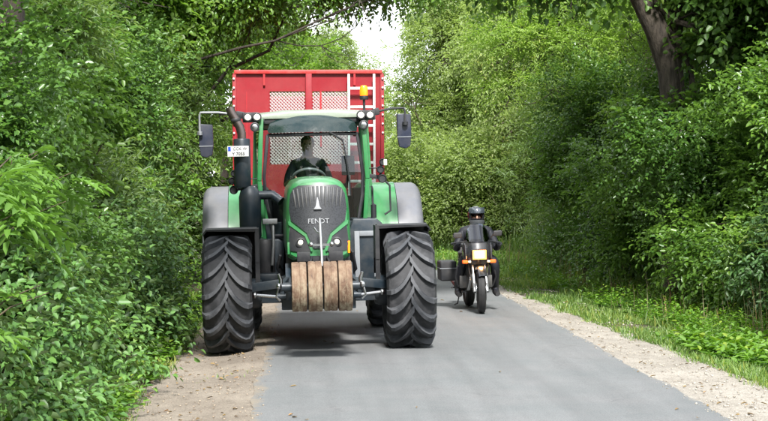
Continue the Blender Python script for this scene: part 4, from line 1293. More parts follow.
mb.box(-.60, .60, CY + .04, CY + .1, 2.64, 2.70)
mb.build("cab_shell", M_BLACK, tractor, .012)
# lower cab front beside the hood
for s in (-1, 1):
    MB().prism([(s * .40, 1.2), (s * .58, 1.25), (s * .60, 1.42), (s * .40, 1.45)], 'y', CY - .02, CY + .06).build("cab_lower_panel", M_STEELB, tractor, .008)
# dashboard, steering wheel, seat
mb = MB()
mb.box(-.3, .3, CY + .12, CY + .36, 1.72, 1.93, taper=.8); mb.box(-.14, .14, CY + .2, CY + .36, 1.3, 1.72)
mb.box(-.12, .12, CY + .12, CY + .2, 1.92, 1.97)
mb.build("dashboard", M_BLACK, tractor, .02)
mb = MB()
stc = Vector((-.05, CY + .42, 1.96)); ax = Vector((0, .62, .78)).normalized()
mb.lathe([(.205 + .017 * math.cos(a), .017 * math.sin(a)) for a in [2 * math.pi * k / 8 for k in range(8)]], stc, ax, 32, closed=True)
for a in (90, 210, 330):
    u = ax.orthogonal().normalized(); v_ = ax.cross(u)
    mb.bar(stc - ax * .01, stc + (u * math.cos(R(a)) + v_ * math.sin(R(a))) * .2, .035, .012, up=ax)
mb.tube([stc, stc - ax * .25], .035, 10)
mb.build("steering_wheel", pm("grey_grip", (.2, .215, .22), .3, 0, .1), tractor)
mb = MB()
mb.box(-.34, .22, 2.0, 2.5, 1.62, 1.78); mb.box(-.26, .14, 2.44, 2.56, 1.76, 2.18)
mb.build("driver_seat", M_BLACK, tractor, .05, seg=3)
mb = MB()
mb.box(.26, .42, 1.95, 2.45, 1.80, 1.9); mb.box(.36, .52, 1.62, 1.68, 2.0, 2.24); mb.tube([(.44, 1.65, 2.0), (.42, 1.9, 1.85)], .02, 8)
mb.build("armrest_console", M_BLACK, tractor, .015)
# wiper
mb = MB()
pts = [(x, ws(x, z) - .03, z) for x, z in ((.36, 2.42), (.40, 2.2), (.43, 1.95), (.44, 1.75))]
mb.tube(pts, .009, 6); mb.tube([(.36, ws(.36, 2.42) - .02, 2.42), (.2, ws(.2, 2.5) - .03, 2.52)], .012, 6)
mb.build("wiper", M_BLACK, tractor)

# work lights
for s, hx0 in ((-1, -.04), (1, -.035)):
    br = MB().box(s * .62 + hx0, s * .80 + hx0, CY - .06, CY + .02, 2.66, 2.78).build("light_bracket", M_BLACK, tractor, .01)
    for dx, z, rr in ((.625, 2.722, .043), (.735, 2.722, .043), (.655, 2.60, .045)):
        c0 = (s * dx + hx0, CY - .07, z)
        h = MB().lathe([(0, .08), (rr + .006, .07), (rr + .012, 0), (rr + .012, -.03), (rr, -.034), (rr, -.02), (0, -.018)], c0, (0, 1, 0), 24).build("work_light", M_BLACK, tractor)
        MB().lathe([(0, -.03), (rr * .7, -.027), (rr - .003, -.021)], c0, (0, 1, 0), 24).build("lens", M_LENS if z > 2.65 else M_CHROME, h)
# beacon
mb = MB().tube([(.665, CY + .6, 2.70), (.665, CY + .6, 2.95)], .016, 8)
mb.lathe([(0, 0), (.05, 0), (.055, .02), (.05, .045), (0, .05)], (.665, CY + .6, 2.94), (0, 0, 1), 20)
bc = mb.build("beacon", M_BLACK, tractor)
MB().lathe([(.05, 0), (.052, .03), (.05, .1), (.035, .125), (0, .13)], (.665, CY + .6, 2.99), (0, 0, 1), 20).build("beacon_lens", M_AMBER, bc)
# mirrors
def mirror(side, px_in, px_out, mx, top, bot, armz):
    arm = MB()
    dy = CY
    a = Vector((side * .78 - .04, dy - .02, armz - .01)); m1 = Vector((lx(px_in, dy), dy - .02, armz + .005)); m2 = Vector((lx(px_out, dy), dy - .04, armz + .035))
    arm.bar(a, m1, .05, .085); 
    o = arm.build("mirror_bracket", M_BLACK, tractor, .012)
    hk = MB().tube([m1, (m1 + m2) / 2 + Vector((0, 0, .012)), m2 - Vector((side * .03, 0, 0)), m2, m2 + Vector((side * .012, 0, -.04)), Vector((m2.x + side * .01, dy - .06, (top + bot) / 2 + .1))], .014, 10)
    hk.lathe([(0, -.03), (.035, -.02), (.035, .02), (0, .03)], (m2.x + side * .01, dy - .07, (top + bot) / 2 + .09), (0, 0, 1), 12)
    hk.build("mirror_arm", M_ALU if side < 0 else M_BLACK, tractor)
    cx_ = mx
    body = MB().prism([(cx_ - .085, top - .015), (cx_ - .07, top), (cx_ + .085, top - .01), (cx_ + .09, top - .25), (cx_ + .075, bot + .03), (cx_ + (.02 if side > 0 else .0), bot), (cx_ - .06, bot + .02), (cx_ - .08, bot + .14)], 'y', dy - .04, dy + .06)
    b_ = body.build("mirror", pm("mirror_housing", (.02, .025, .045), .3, 0, .15), tractor, .014, seg=3)
    MB().box(cx_ - .06, cx_ + .06, dy + .058, dy + .066, bot + .16, top - .04).build("mirror_glass", M_CHROME, b_)
    MB().box(cx_ - .083, cx_ + .086, dy - .046, dy - .038, bot + .135, bot + .145).build("mirror_seam", M_GREY, b_)
mirror(-1, 243, 208, lx(212.6, CY), lz(121, CY), lz(154.5, CY), lz(112.5, CY))
mirror(1, 386, 410.5, lx(410.2, CY), lz(114.5, CY), lz(149.5, CY), lz(112, CY))

# side lamps on stalks
for s, px_, py_ in ((-1, 239, 178), (1, 387.5, 170)):
    x0, z0 = lx(px_, CY - .1), lz(py_, CY - .1)
    mb = MB()
    mb.bar((s * .66, CY - .02, z0 - .07), (x0, CY - .02, z0 - .1), .03, .05)
    mb.tube([(x0 - s * .03, CY - .02, z0 - .1), (x0, CY - .05, z0), (x0 - s * .01, CY - .05, z0 + .08)], .015, 8)
    mb.tube([(s * .64, CY, z0 + .02), (s * .74, CY, z0 + .02), (x0 - s * .04, CY, z0 + .02)], .008, 6)
    st = mb.build("lamp_stalk", M_BLACK, tractor, .004)
    for dz, rr, dx in ((.09, .036, .01), (.0, .038, -.02), (-.11, .045, .0)):
        c0 = (x0 + dx, CY - .1, z0 + dz)
        h = MB().lathe([(0, .07), (rr, .06), (rr + .008, 0), (rr, -.012), (rr - .008, 0), (0, .002)], c0, (0, 1, 0), 18).build("marker_lamp", M_BLACK, st)
    MB().box(x0 + .02, x0 + .06, CY - .12, CY - .06, z0 + .05, z0 + .12).build("marker_lens", M_LENS, st, .005)
# handrails on the right
mb = MB()
MB().tube([(.72, 1.5, 1.85), (.72, 1.38, 1.83), (.72, 1.36, 1.5)], .013, 8).build("grab_rail", M_BLACK, tractor)
mb.tube([(.90, 1.7, 1.92), (.95, 1.62, 1.86), (.955, 1.62, 1.55), (.88, 1.62, 1.5)], .013, 8)
MB().tube([(-.74, 1.5, 1.85), (-.74, 1.38, 1.83), (-.74, 1.36, 1.5)], .013, 8).build("grab_rail", M_BLACK, tractor)
MB().lathe([(0, 0), (.035, 0), (.035, .16), (0, .18)], (.72, 1.2, 1.47), (0, 0, 1), 12).build("tank_cap", M_BLACK, tractor)
mb.build("grab_rail", M_BLACK, tractor)

# rear fenders: green inner part, grey flare
for s in (-1, 1):
    for nm, mt_, xa, xb, rad, a0, a1 in (("rear_fender", M_GREEN, .56, 1.07, .995, 15, 150), ("fender_flare", M_FLARE, 1.078, 1.40, .985, 8, 155)):
        rings = []
        for k in range(22):
            a = R(a0 + (a1 - a0) * k / 21)
            cy_, cz_ = 2.85, .91
            def q(r, x): return (s * x, cy_ - r * math.cos(a), cz_ + r * math.sin(a))
            if nm == "fender_flare":
                rings.append([q(rad, xa), q(rad, xb - .09), q(rad - .025, xb - .04), q(rad - .08, xb), q(rad - .12, xb), q(rad - .12, xb - .012), q(rad - .08, xb - .014), q(rad - .035, xb - .05), q(rad - .022, xb - .095), q(rad - .022, xa)])
            else:
                rings.append([q(rad - .28, xa), q(rad - .05, xa), q(rad, xa + .05), q(rad, xb), q(rad - .022, xb), q(rad - .022, xa + .06), q(rad - .05, xa + .022), q(rad - .28, xa + .022)])
        MB().loft(rings).build(nm, mt_, tractor, smooth=45)

M_PINK = pm("faded_mesh_paint", (.45, .36, .36), .5, 0, .3, (.5, .2, .18))
# ================================================================ trailer
LX, LY = .06, 28.3
trailer = empty("trailer", (LX, LY, -.01), (0, R(-.3), 0))
tag(trailer, 'high sided red tipping trailer with two mesh windows, towed behind the tractor', 'trailer')
def rx(px): return (px - 306) * LY / 1643 - LX
def rz(py): return EYE - (py - 187) * LY / 1643
wl_, wr_ = -1.235, 1.235
z_lo, z_hi = 1.15, 3.80
gz0, gz1 = 2.25, rz(91)
g1 = (rx(271), rx(306)); g2 = (rx(313.5), rx(349))
mb = MB()
mb.box(wl_, wr_, 0, .03, gz1, z_hi); mb.box(wl_, wr_, 0, .03, z_lo, gz0)
mb.box(wl_, g1[0], 0, .03, gz0, gz1); mb.box(g1[1], g2[0], 0, .03, gz0, gz1); mb.box(g2[1], wr_, 0, .03, gz0, gz1)
mb.build("front_wall", M_RED, trailer)
for ga, gb in (g1, g2):
    mb = MB(); sp = .058; w_ = gb - ga; h_ = gz1 - gz0
    for sgn in (1, -1):
        k = -h_
        while k < w_:
            # line x = k + t, z = t   clipped to the opening
            t0, t1 = max(0, -k), min(h_, w_ - k)
            if t1 - t0 > .01:
                xa, xb = ga + k + t0, ga + k + t1
                za, zb = (gz0 + t0, gz0 + t1) if sgn > 0 else (gz1 - t0, gz1 - t1)
                mb.bar((xa, .012 + .004 * sgn, za), (xb, .012 + .004 * sgn, zb), .006, .0245, up=(0, 1, 0)) if False else mb.bar((xa, .012 + .005 * sgn, za), (xb, .012 + .005 * sgn, zb), .019, .008, up=(0, 1, 0))
            k += sp
    tag(mb.build("grating", M_PINK, trailer), kind='stuff')
    MB().box(ga - .012, ga, -.012, -.001, gz0, gz1).box(gb, gb + .012, -.012, -.001, gz0, gz1).box(ga - .012, gb + .012, -.012, -.001, gz1, gz1 + .014).build("grating_frame", M_RED, trailer)
MB().box(rx(321.0), rx(322.6), -.02, -.004, gz0 + .3, gz1).build("grating_stay", M_REDD, trailer)
mb = MB(); mb.box(-1.27, 1.27, -.06, .06, z_hi + .002, z_hi + .07); mb.build("top_rail", pm("faded_red_paint", (.45, .03, .03), .4, 0, .4, (.4, .15, .12)), trailer, .015)
MB().box(rx(306.8), rx(313), -.09, -.002, z_lo, z_hi).build("centre_post", M_RED, trailer, .008)
for px_ in (264.5, 354.5):
    MB().prism([(-.002, rz(87)), (-.002, z_hi), (-.05, z_hi), (-.05, rz(85))], 'x', rx(px_), rx(px_) + .035).build("rib", M_REDD, trailer)
MB().box(rx(248) - .006, rx(248) + .006, -.012, -.001, 2.4, 3.5).build("weld_seam", M_REDD, trailer)
for s in (-1, 1):
    MB().box(s * 1.237, s * 1.30, -.04, .14, 1.2, 3.79).build("corner_post", M_RED, trailer, .006)
    mb = MB(); mb.box(s * 1.20, s * 1.232, .14, 7.0, 1.35, 3.76)
    sw = mb.build("side_wall", M_RED, trailer)
    for k in range(9):
        MB().box(s * 1.233, s * 1.285, .7 + k * .75, .78 + k * .75, 1.3, 3.75).build("side_rib", M_REDD, sw)
    MB().box(s * 1.19, s * 1.3, .15, 7.02, 3.765, 3.83).build("side_rail", M_RED, sw, .01)
    for k in range(7):
        zz = 3.72 - k * .155
        MB().lathe([(0, -.03), (.017, -.028), (.017, 0)], (s * 1.275, -.042, zz), (0, 1, 0), 8).build("bolt", M_WHITE, trailer)
MB().box(-1.2, 1.2, 6.9, 6.94, 1.35, 3.8).build("tailgate", M_RED, trailer)
MB().box(-1.2, 1.2, .04, 6.9, 1.22, 1.3).build("floor", M_REDD, trailer)
ld = MB()
xa, xb = rx(349.6), rx(374.8)
ladder = empty("ladder", (0, 0, 0), parent=trailer)
for x in (xa, xb): MB().box(x - .02, x + .02, -.16, -.11, 1.25, 3.79).build("ladder_rail", M_WHITE, ladder, .005)
z = rz(88.6)
while z > 1.3:
    MB().box(xa + .021, xb - .021, -.155, -.115, z - .022, z + .022).build("rung", M_WHITE, ladder, .004)
    z -= .318
mb = MB()
for x in (xa, xb):
    for z in (1.5, 2.6, 3.7): mb.box(x - .012, x + .012, -.109, -.001, z - .02, z + .02)
mb.build("ladder_bracket", M_WHITE, ladder)
mb = MB()
mb.box(-.5, -.38, .1, 6.8, .95, 1.2); mb.box(.38, .5, .1, 6.8, .95, 1.2)
for y_ in (.4, 2.2, 4.0, 5.8): mb.box(-.38, .38, y_, y_ + .1, 1.0, 1.18)
mb.bar((-.44, .3, 1.0), (-.05, -4.0, .75), .12, .16); mb.bar((.44, .3, 1.0), (.05, -4.0, .75), .12, .16)
mb.box(-.12, .12, -4.5, -3.95, .66, .84)
mb.build("chassis", M_REDD, trailer, .01)
for y_ in (3.2, 4.6):
    MB().tube([(-1.0, y_, .58), (1.0, y_, .58)], .06, 10).build("axle", M_STEELB, trailer)
    for s in (-1, 1):
        ag_tyre("wheel", .58, .5, trailer, (s * .98, y_, .58), 22, .02, sx=s)
mb = MB()
mb.tube([(-.1, -4.0, .9), (-.25, -2.4, 1.1), (-.3, -.3, 1.3)], .02, 8); mb.tube([(.1, -4.0, .9), (.2, -2.4, 1.05), (.3, -.3, 1.3)], .02, 8)
mb.build("hydraulic_hose", M_RUBBER2, trailer)
mb = MB(); mb.box(.95, 1.31, -.14, .02, 1.5, 2.0); mb.build("tool_box", M_RED, trailer, .02)

# ================================================================ motorcycle
MX, MY = 2.535, 23.62
bike = empty("motorcycle", (MX, MY, float(gz(MX, MY)) + .012), (0, R(-1.5), R(1.5)))
tag(bike, 'dark touring motorcycle with lit square headlight and a black side case', 'motorcycle')
M_BBLK = pm("black_gloss_paint", (.012, .013, .017), .22, 0, .12, coat=.6)
M_DIRTM = pm("dull_engine_metal", (.12, .12, .12), .45, .8, .3)
def bike_wheel(name, y, r, w):
    W = empty(name, (0, y, r), parent=bike)
    pr = [(r - w * .75, -w * .35), (r - w * .45, -w * .5), (r - w * .12, -w * .36), (r, 0), (r - w * .12, w * .36), (r - w * .45, w * .5), (r - w * .75, w * .35)]
    t = MB().lathe(pr, (0, 0, 0), (1, 0, 0), 48, closed=True)
    t.build("tyre", M_RUBBER2, W)
    rm = MB().lathe([(r - w * .62, -w * .36), (r - w * .95, -w * .3), (r - w * 1.05, 0), (r - w * .95, w * .3), (r - w * .62, w * .36), (r - w * .8, 0)], (0, 0, 0), (1, 0, 0), 40, closed=True)
    for k in range(6):
        a = 2 * math.pi * k / 6
        rm.bar((0, .03 * math.cos(a), .03 * math.sin(a)), (0, (r - w) * math.cos(a), (r - w) * math.sin(a)), .035, .02, up=(1, 0, 0))
    rm.tube([(-.07, 0, 0), (.07, 0, 0)], .035, 12)
    rm.build("rim", M_DIRTM, W)
    for s in ((-1, 1) if y < .5 else (1,)):
        MB().lathe([(.06, s * .068), (.14, s * .068), (.14, s * .073), (.06, s * .073)], (0, 0, 0), (1, 0, 0), 32, closed=True).build("brake_disc", M_CHROME, W)
    return W
fw = bike_wheel("front_wheel", 0, .325, .115)
fw.rotation_euler = (0, 0, R(-5))
bike_wheel("rear_wheel", 1.46, .315, .14)
ft, fb_ = Vector((0, .42, 1.0)), Vector((0, 0, .33))
for s in (-1, 1):
    MB().tube([(s * .09, .30, .82), (s * .09, .12, .52)], .021, 14).build("fork_tube", M_CHROME, bike)
    MB().tube([(s * .09, .14, .56), (s * .09, -.01, .31)], [.029, .027], 14).box(s * .06, s * .10, .0, .10, .36, .44).build("fork_leg", M_ALU, bike)
mb = MB()
mb.bar((-.12, .3, .83), (.12, .3, .83), .05, .04); mb.bar((-.12, .37, .96), (.12, .37, .96), .05, .03)
mb.build("fork_bridge", M_ALU, bike)
rings = []
for k in range(12):
    a = R(40 + k * 11)
    r1 = .345
    def q(r, x): return (x, -r * math.cos(a), .325 + r * math.sin(a))
    rings.append([q(r1 - .03, -.066), q(r1 + .004, -.06), q(r1 + .018, -.03), q(r1 + .02, .03), q(r1 + .004, .06), q(r1 - .03, .066), q(r1 - .03, .06), q(r1, .05), q(r1 + .012, 0), q(r1, -.05), q(r1 - .03, -.06)])
mb = MB().loft(rings); mb.build("front_mudguard", M_BBLK, bike)
# frame, engine, exhausts
mb = MB()
for s in (-1, 1):
    mb.tube([(s * .06, .42, .92), (s * .2, .55, .62), (s * .2, .62, .36), (s * .17, .95, .3), (s * .16, 1.05, .6), (s * .12, 1.0, .78)], .02, 8)
    mb.tube([(s * .06, .42, .9), (s * .16, .8, .84), (s * .15, 1.3, .82), (s * .12, 1.75, .86)], .018, 8)
    mb.tube([(s * .13, 1.0, .42), (s * .13, 1.46, .315)], .03, 8)
mb.build("frame", M_BLACK, bike)
mb = MB()
mb.box(-.24, .24, .55, .78, .34, .52); mb.box(-.14, .14, .52, .86, .42, .74); mb.box(-.16, .16, .8, 1.05, .32, .56)
for k in range(6): mb.box(-.155, .155, .50, .72, .56 + k * .025, .568 + k * .025)
mb.lathe([(0, -.27), (.1, -.265), (.11, -.24), (.11, .24), (.1, .265), (0, .27)], (0, .86, .4), (1, 0, 0), 18)
mb.build("engine", M_DIRTM, bike, .012)
mb = MB()
mb.box(-.15, .15, .44, .48, .5, .76)
mb.build("radiator", M_BLACK, bike, .006)
for s in (-1, 1):
    mb = MB().tube([(s * .07, .5, .6), (s * .1, .42, .46), (s * .12, .5, .32), (s * .17, .9, .26), (s * .2, 1.2, .3)], .02, 10)
    mb.tube([(s * .2, 1.2, .3), (s * .23, 1.75, .42)], [.035, .05], 12)
    mb.build("exhaust", M_CHROME, bike)
    MB().tube([(s * .16, .62, .7), (s * .27, .55, .66), (s * .3, .56, .5), (s * .26, .62, .36), (s * .16, .66, .33)], .014, 8).build("crash_bar", M_BLACK, bike)
    mb = MB(); mb.tube([(s * .16, .95, .33), (s * .33, .93, .33)], .013, 8); mb.build("foot_peg", M_BLACK, bike)
# tank, seat, tail
rings = []
for y_, w_, zt, zb_ in ((.42, .07, .98, .86), (.5, .13, 1.04, .82), (.66, .16, 1.05, .78), (.85, .14, .98, .78), (.98, .08, .86, .76)):
    rings.append([(w_ * math.cos(a) * (1 if math.sin(a) < .2 else .96), y_, (zt + zb_) / 2 + (zt - zb_) / 2 * math.sin(a)) for a in [2 * math.pi * k / 14 for k in range(14)]])
MB().loft(rings).build("fuel_tank", M_BBLK, bike, smooth=60)
rings = []
for y_, w_, zt in ((.92, .09, .82), (1.1, .14, .81), (1.35, .15, .84), (1.6, .13, .89), (1.75, .09, .9)):
    rings.append([(-w_, y_, zt - .09), (-w_, y_, zt - .02), (-w_ * .7, y_, zt), (w_ * .7, y_, zt), (w_, y_, zt - .02), (w_, y_, zt - .09)])
MB().loft(rings).build("seat", pm("seat_vinyl", (.015, .015, .016), .6), bike, .01, smooth=50)
mb = MB(); mb.box(-.12, .12, 1.55, 1.95, .68, .82, taper=.8); mb.build("tail", M_BBLK, bike, .02)
# fairing round the lamp
def fs(x, z): return .12 + 2.0 * x * x + .35 * max(0, z - .86) + .35 * max(0, .80 - z)
fo = [(-.10, .70), (-.17, .78), (-.215, .88), (-.235, 1.0), (-.17, 1.05), (0, 1.06), (.17, 1.05), (.235, 1.0), (.215, .88), (.17, .78), (.10, .70)]
surf_panel(fo, fs, .02, .05, .05).build("fairing", M_BBLK, bike, smooth=60)
mb = MB()
for s in (-1, 1): mb.prism([(.16, .78), (.30, .7), (.52, .74), (.5, 1.0), (.3, 1.03), (.2, .98)], 'x', s * .175, s * .2)
mb.build("fairing_side", M_BBLK, bike, .01)
sw_ = [(-.14, 1.03), (-.175, 1.08), (-.15, 1.2), (-.09, 1.28), (0, 1.30), (.09, 1.28), (.15, 1.2), (.175, 1.08), (.14, 1.03)]
surf_panel(sw_, lambda x, z: .17 + 2.4 * x * x + .62 * (z - 1.03), .0, .004, .04).build("windshield", M_SMOKE, bike, smooth=60)
hl = MB().box(-.115, .115, .085, .16, .765, .925).build("headlight", M_BLACK, bike, .02, seg=3)
M_HL = emit_mat("lit_headlight", (1.0, .8, .5), 5.0)
M_HL2 = emit_mat("reflector_halo", (1.0, .38, .06), 1.3)
MB().box(-.1, .1, .074, .088, .778, .912).build('headlight_reflector_halo', M_HL2, hl, .008)  # orange halo of the lit lamp, put in as a glowing plate
MB().box(-.068, .068, .066, .076, .80, .90).build("headlight_lens", M_HL, hl, .008)
pl = bpy.data.lights.new("headlight_glow", 'POINT'); pl.energy = 5; pl.color = (1, .5, .16); pl.shadow_soft_size = .05
po = bpy.data.objects.new("headlight_glow", pl); COL.objects.link(po); po.parent = hl; po.location = (0, -.03, .83)
for s in (-1, 1):
    st = MB().tube([(s * .1, .2, .74), (s * .22, .18, .745)], .012, 8).build("indicator_stalk", M_BLACK, bike)
    MB().box(s * .165, s * .245, .12, .2, .718, .768).build("indicator", emit_mat("indicator_amber", (.8, .1, .01), .12), st, .015, seg=3)
    MB().box(s * .12, s * .158, .13, .19, .73, .76).build("indicator_lens", M_LENS, st, .004)
# handlebar, mirrors, levers
mb = MB()
for s in (-1, 1):
    mb.tube([(s * .05, .38, .99), (s * .16, .42, 1.03), (s * .24, .48, 1.02), (s * .36, .53, 1.0)], .013, 8)
    mb.tube([(s * .2, .42, 1.01), (s * .3, .43, .99), (s * .36, .47, .98)], .006, 6)
mb.build("handlebar", M_BLACK, bike)
for s, mx_, mz in ((-1, -.29, 1.13), (1, .30, 1.145)):
    st = MB().tube([(s * .19, .34, 1.04), (s * .24, .3, 1.14), (mx_, .3, mz)], .008, 6).build("mirror_stalk", M_BLACK, bike)
    MB().prism([(mx_ - .07, mz - .02), (mx_ - .055, mz + .035), (mx_ + .055, mz + .04), (mx_ + .07, mz + .02), (mx_ + .06, mz - .04), (mx_ - .05, mz - .045)], 'y', .27, .32).build("mirror", M_BLACK, st, .015, seg=3)
MB().box(-.475, -.225, 1.02, 1.5, .42, .72).build("side_case", M_BLACK, bike, .035, seg=3)
MB().box(-.48, -.22, 1.015, 1.505, .605, .617).build("case_seam", M_GREY, bike)
mb = MB(); mb.box(-.26, -.1, 1.15, 1.2, .5, .56); mb.box(-.26, -.1, 1.4, 1.45, .5, .56); mb.build("case_bracket", M_BLACK, bike)
mb = MB().tube([(-.05, .3, .9), (-.16, .24, .86), (-.14, .2, .6), (-.1, .06, .38)], .007, 6).tube([(.05, .3, .9), (.16, .22, .84), (.13, .18, .6), (.1, .06, .38)], .007, 6)
mb.build("brake_hose", M_RUBBER2, bike)
MB().tube([(-.2, .7, .4), (-.26, .75, .1), (-.3, .8, .08)], .01, 6).build("side_stand", M_BLACK, bike)
# ================================================================ people
def skinned(name, chains, mats, parent, mat_fn, sub=1, extra=None):
    """chains: list of lists of ((x,y,z), radius); first point of a later chain may repeat an earlier joint (same coordinates) to branch from it"""
    idx, V, Rr, E = {}, [], [], []
    for ch in chains:
        prev = None
        for p, r_ in ch:
            key = tuple(round(c_, 4) for c_ in p)
            if key not in idx:
                idx[key] = len(V); V.append(p); Rr.append(r_ if isinstance(r_, tuple) else (r_, r_))
            if prev is not None and prev != idx[key]: E.append((prev, idx[key]))
            prev = idx[key]
    me = bpy.data.meshes.new(name + "_skeleton")
    me.from_pydata(V, E, [])
    o = bpy.data.objects.new(name, me); COL.objects.link(o)
    md = o.modifiers.new("skin", 'SKIN'); md.use_smooth_shade = True
    sv = me.skin_vertices[0].data
    for i, r_ in enumerate(Rr): sv[i].radius = r_
    sv[0].use_root = True
    ss = o.modifiers.new("sub", 'SUBSURF'); ss.levels = sub; ss.render_levels = sub
    dg = bpy.context.evaluated_depsgraph_get()
    m2 = bpy.data.meshes.new_from_object(o.evaluated_get(dg))
    bpy.data.objects.remove(o)
    if extra is not None:
        bm = bmesh.new(); bm.from_mesh(m2); extra(bm); bm.to_mesh(m2); bm.free()
    m2.materials.clear()
    for m_ in mats: m2.materials.append(m_)
    for p in m2.polygons:
        p.material_index = mat_fn(p.center); p.use_smooth = True
    ob = bpy.data.objects.new(name, m2); COL.objects.link(ob); ob.parent = parent
    return ob

def hand_chains(wrist, palm_dir, side_dir, curl_dir, size=1.0):
    """five finger chains curling towards curl_dir; returns list of chains beginning at the palm"""
    w = Vector(wrist); a = Vector(palm_dir).normalized(); s = Vector(side_dir).normalized(); c_ = Vector(curl_dir).normalized()
    palm = w + a * .055 * size
    out = [[(tuple(w), .024), (tuple(palm), (.036, .024))]]
    for i, ln in enumerate((.066, .074, .07, .056)):
        off = (i - 1.5) * .0195 * size
        k = palm + a * .03 * size + s * off
        p1 = k + a * ln * .42 * size + c_ * .008
        p2 = p1 + (a * .35 + c_ * .8).normalized() * ln * .35 * size
        p3 = p2 + (a * -.4 + c_ * .8).normalized() * ln * .28 * size
        out.append([(tuple(palm), (.036, .024)), (tuple(k), .0105), (tuple(p1), .0095), (tuple(p2), .009), (tuple(p3), .0075)])
    th = w + a * .03 * size - s * .03 * size
    t2 = th + (a * .4 - s * .7 + c_ * .5).normalized() * .03
    t3 = t2 + (a * .4 + c_ * .9).normalized() * .028
    out.append([(tuple(w), .024), (tuple(th), .0125), (tuple(t2), .011), (tuple(t3), .009)])
    return out

M_SKIN = pm("skin", (.6, .33, .24), .5, 0, 0)
M_SHIRT = pm("navy_shirt", (.03, .05, .06), .85, 0, .2, (.03, .05, .055), scale=9, bmp=.4)
M_TROUS = pm("dark_trousers", (.02, .022, .026), .85)
M_LEATHER = pm("black_riding_suit", (.004, .005, .010), .6, 0, .3, (.016, .018, .03), scale=10, bmp=.5)
M_HAIR = pm("dark_hair", (.03, .02, .013), .7, 0, 0)

def head_bits(parent, c, face=-1):
    """eyes, nose, mouth, ears, hair on a head centred at c and looking along -y"""
    x, y, z = c
    for s in (-1, 1):
        MB().ball((x + s * .032, y - .088, z + .008), .011, n=8).build("eye", M_HAIR, parent)
        MB().ball((x + s * .078, y, z), .026, (.35, .7, 1.1), n=10).build("ear", M_SKIN, parent)
    mb = MB().tube([(x, y - .088, z + .012), (x, y - .106, z - .018), (x, y - .1, z - .032)], [.008, .013, .012], 8)
    mb.build("nose", M_SKIN, parent)
    MB().box(x - .024, x + .024, y - .093, y - .08, z - .062, z - .054).build("mouth", pm("lips", (.3, .11, .09), .5, 0, 0), parent, .003)

# ---- the driver, seated in the cab (tractor coordinates, root placed in the world)
D0 = Vector((-.05, 2.12, 1.77))
driver = empty("person", tuple(Matrix.LocRotScale(tractor.location, tractor.rotation_euler, None) @ D0), tuple(tractor.rotation_euler))
tag(driver, 'driver in a dark short sleeved shirt behind the steering wheel of the tractor', 'person')
sh = .40
Lh, Rh = (-.2, -.47, .19), (.2, -.47, .19)
ch = [
    [((0, .05, 0), (.165, .13)), ((0, .07, .16), (.15, .12)), ((0, .06, .30), (.175, .125)), ((0, .05, sh), (.14, .10)), ((0, .04, .475), .06), ((0, .02, .55), (.072, .082)), ((0, .01, .63), (.082, .1)), ((0, .015, .69), (.07, .085)), ((0, .02, .725), (.035, .045))],
]
for s, hnd in ((-1, Lh), (1, Rh)):
    ch.append([((0, .05, sh), (.14, .10)), ((s * .17, .05, .385), .072), ((s * .25, -.02, .24), .054), ((s * .275, -.08, .12), .047), ((hnd[0] + s * .05, -.28, .15), .038), (hnd, .024)])
    ch += hand_chains(hnd, (-s * .35, -.75, .3), (s * .5, 0, .9), (0, -.3, -.9), .95)
    ch.append([((0, .05, 0), (.165, .13)), ((s * .1, -.06, -.03), .1), ((s * .16, -.45, -.06), .068), ((s * .16, -.5, -.3), .055), ((s * .15, -.45, -.50), .042), ((s * .15, -.6, -.54), .04)])
def dm(c_):
    if c_.z > .46: return 1
    if c_.y < -.13 and c_.z > .0 and abs(c_.x) < .4 and c_.z < .4 and not (c_.z < .06): return 1
    if c_.z < -.03: return 2
    return 0
body = skinned("body", ch, [M_SHIRT, M_SKIN, M_TROUS], driver, dm, 2)
head_bits(driver, (0, 0.0, .63))
mb = MB().ball((0, .035, .672), .1, (.88, .98, .72), n=18)
for f_ in [f for f in mb.bm.faces if f.calc_center_median().y < -.035 and f.calc_center_median().z < .69]: mb.bm.faces.remove(f_)
mb.build("hair", M_HAIR, driver, smooth=80)
text_mesh("TEAM", .03, "shirt_print", M_EMB, driver, (.09, -.085, .30), (R(80), 0, 0)) if False else MB().box(.06, .13, -.088, -.084, .292, .312).build("shirt_print", M_EMB, driver)

# ---- the rider
rider = empty("person", (MX, MY + .95, float(gz(MX, MY)) + .80), (0, R(-1.0), R(1.5)))
tag(rider, 'motorcycle rider in a black suit and dark full face helmet', 'person')
ch = [[((0, .04, 0), (.17, .15)), ((0, .0, .16), (.16, .13)), ((0, -.07, .30), (.195, .14)), ((0, -.13, .395), (.15, .11)), ((0, -.17, .46), .07), ((0, -.2, .54), (.085, .09)), ((0, -.21, .62), (.085, .095))]]
for s in (-1, 1):
    hnd = (s * .30, -.40, .205)
    ch.append([((0, -.13, .395), (.15, .11)), ((s * .185, -.12, .365), .088), ((s * .265, -.15, .24), .07), ((s * .30, -.20, .12), .058), ((s * .308, -.31, .15), .047), (hnd, .032)])
    ch += hand_chains(hnd, (0, -1, .05), (s * 1.0, 0, 0), (0, -.25, -1), 1.05)
    ch.append([((0, .04, 0), (.17, .15)), ((s * .13, -.08, -.01), .11), ((s * .23, -.40, -.06), .078), ((s * .255, -.36, -.16), .072), ((s * .27, -.18, -.42), .058), ((s * .275, -.14, -.46), .05), ((s * .28, -.2, -.53), .045), ((s * .285, -.32, -.545), .038)])
body = skinned("body", ch, [M_LEATHER, M_SKIN], rider, lambda c_: 1 if c_.z > .47 else 0, 2)
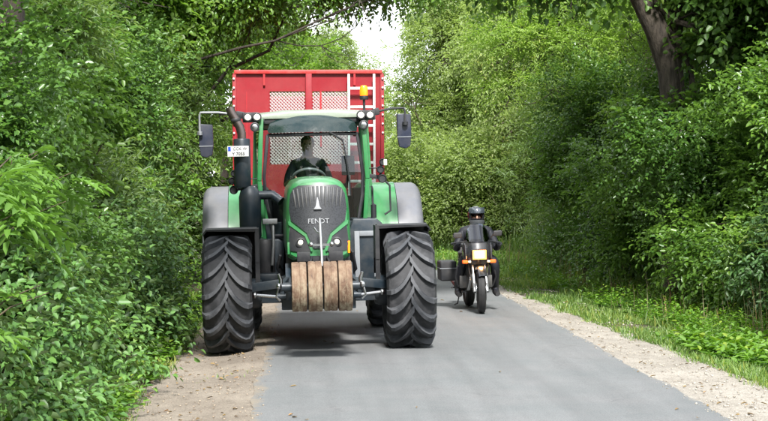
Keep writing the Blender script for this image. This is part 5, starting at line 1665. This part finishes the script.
for s in (-1, 1):
    mb = MB().loft([[(s * .283 + w_ * math.cos(a), y_, z_ + h_ * math.sin(a)) for a in [2 * math.pi * k / 12 for k in range(12)]] for y_, z_, w_, h_ in ((-.07, -.53, .035, .04), (-.1, -.525, .047, .058), (-.2, -.535, .05, .052), (-.3, -.55, .048, .04), (-.35, -.555, .03, .026))])
    mb.tube([(s * .272, -.15, -.36), (s * .275, -.14, -.5)], [.068, .055], 12)
    mb.build("boot", M_RUBBER2, rider, smooth=60)
hc = (0, -.215, .605)
head_bits(rider, hc)
# helmet: shell with a face opening, chin bar, raised visor
mb = MB()
bm = mb.bm
bmesh.ops.create_uvsphere(bm, u_segments=40, v_segments=28, radius=1, matrix=Matrix.Translation((hc[0], hc[1] + .01, hc[2] + .005)) @ Matrix.Diagonal((.128, .15, .142, 1)))
rm = []
for f in bm.faces:
    c_ = f.calc_center_median() - Vector(hc)
    if c_.y < -.06 and -.045 < c_.z < .035 and abs(c_.x) < .098: rm.append(f)
    elif c_.z < -.118: rm.append(f)
bmesh.ops.delete(bm, geom=rm, context='FACES')
r_ = bmesh.ops.solidify(bm, geom=bm.faces[:], thickness=.022)
h_ = mb.build("helmet", M_BBLK, rider, smooth=50)
mb = MB()
rings = []
for k in range(13):
    a = R(-62 + k * 124 / 12)
    rings.append([(hc[0] + .137 * math.sin(a), hc[1] + .01 - .16 * math.cos(a), hc[2] + z) for z in (.045, .1)] + [(hc[0] + .128 * math.sin(a), hc[1] + .01 - .13 * math.cos(a), hc[2] + .128)] + [(hc[0] + .12 * math.sin(a), hc[1] + .01 - .12 * math.cos(a), hc[2] + .115), (hc[0] + .13 * math.sin(a), hc[1] + .01 - .152 * math.cos(a), hc[2] + .05)])
mb.loft(rings); mb.build("visor", pm("raised_visor", (.05, .06, .075), .06, .2, 0, spec=1, coat=1), h_, smooth=60)
mb = MB()
rings = []
for k in range(11):
    a = R(-55 + k * 11)
    rings.append([(hc[0] + rr * .132 / .132 * math.sin(a) * 1.0, hc[1] + .01 - (rr + .028) * math.cos(a), hc[2] + z) for rr, z in ((.134, -.055), (.137, -.085), (.128, -.115), (.12, -.11), (.122, -.06))])
mb.loft(rings); mb.build("chin_bar", pm("helmet_grey", (.06, .065, .07), .3, 0, .1), h_, smooth=60)
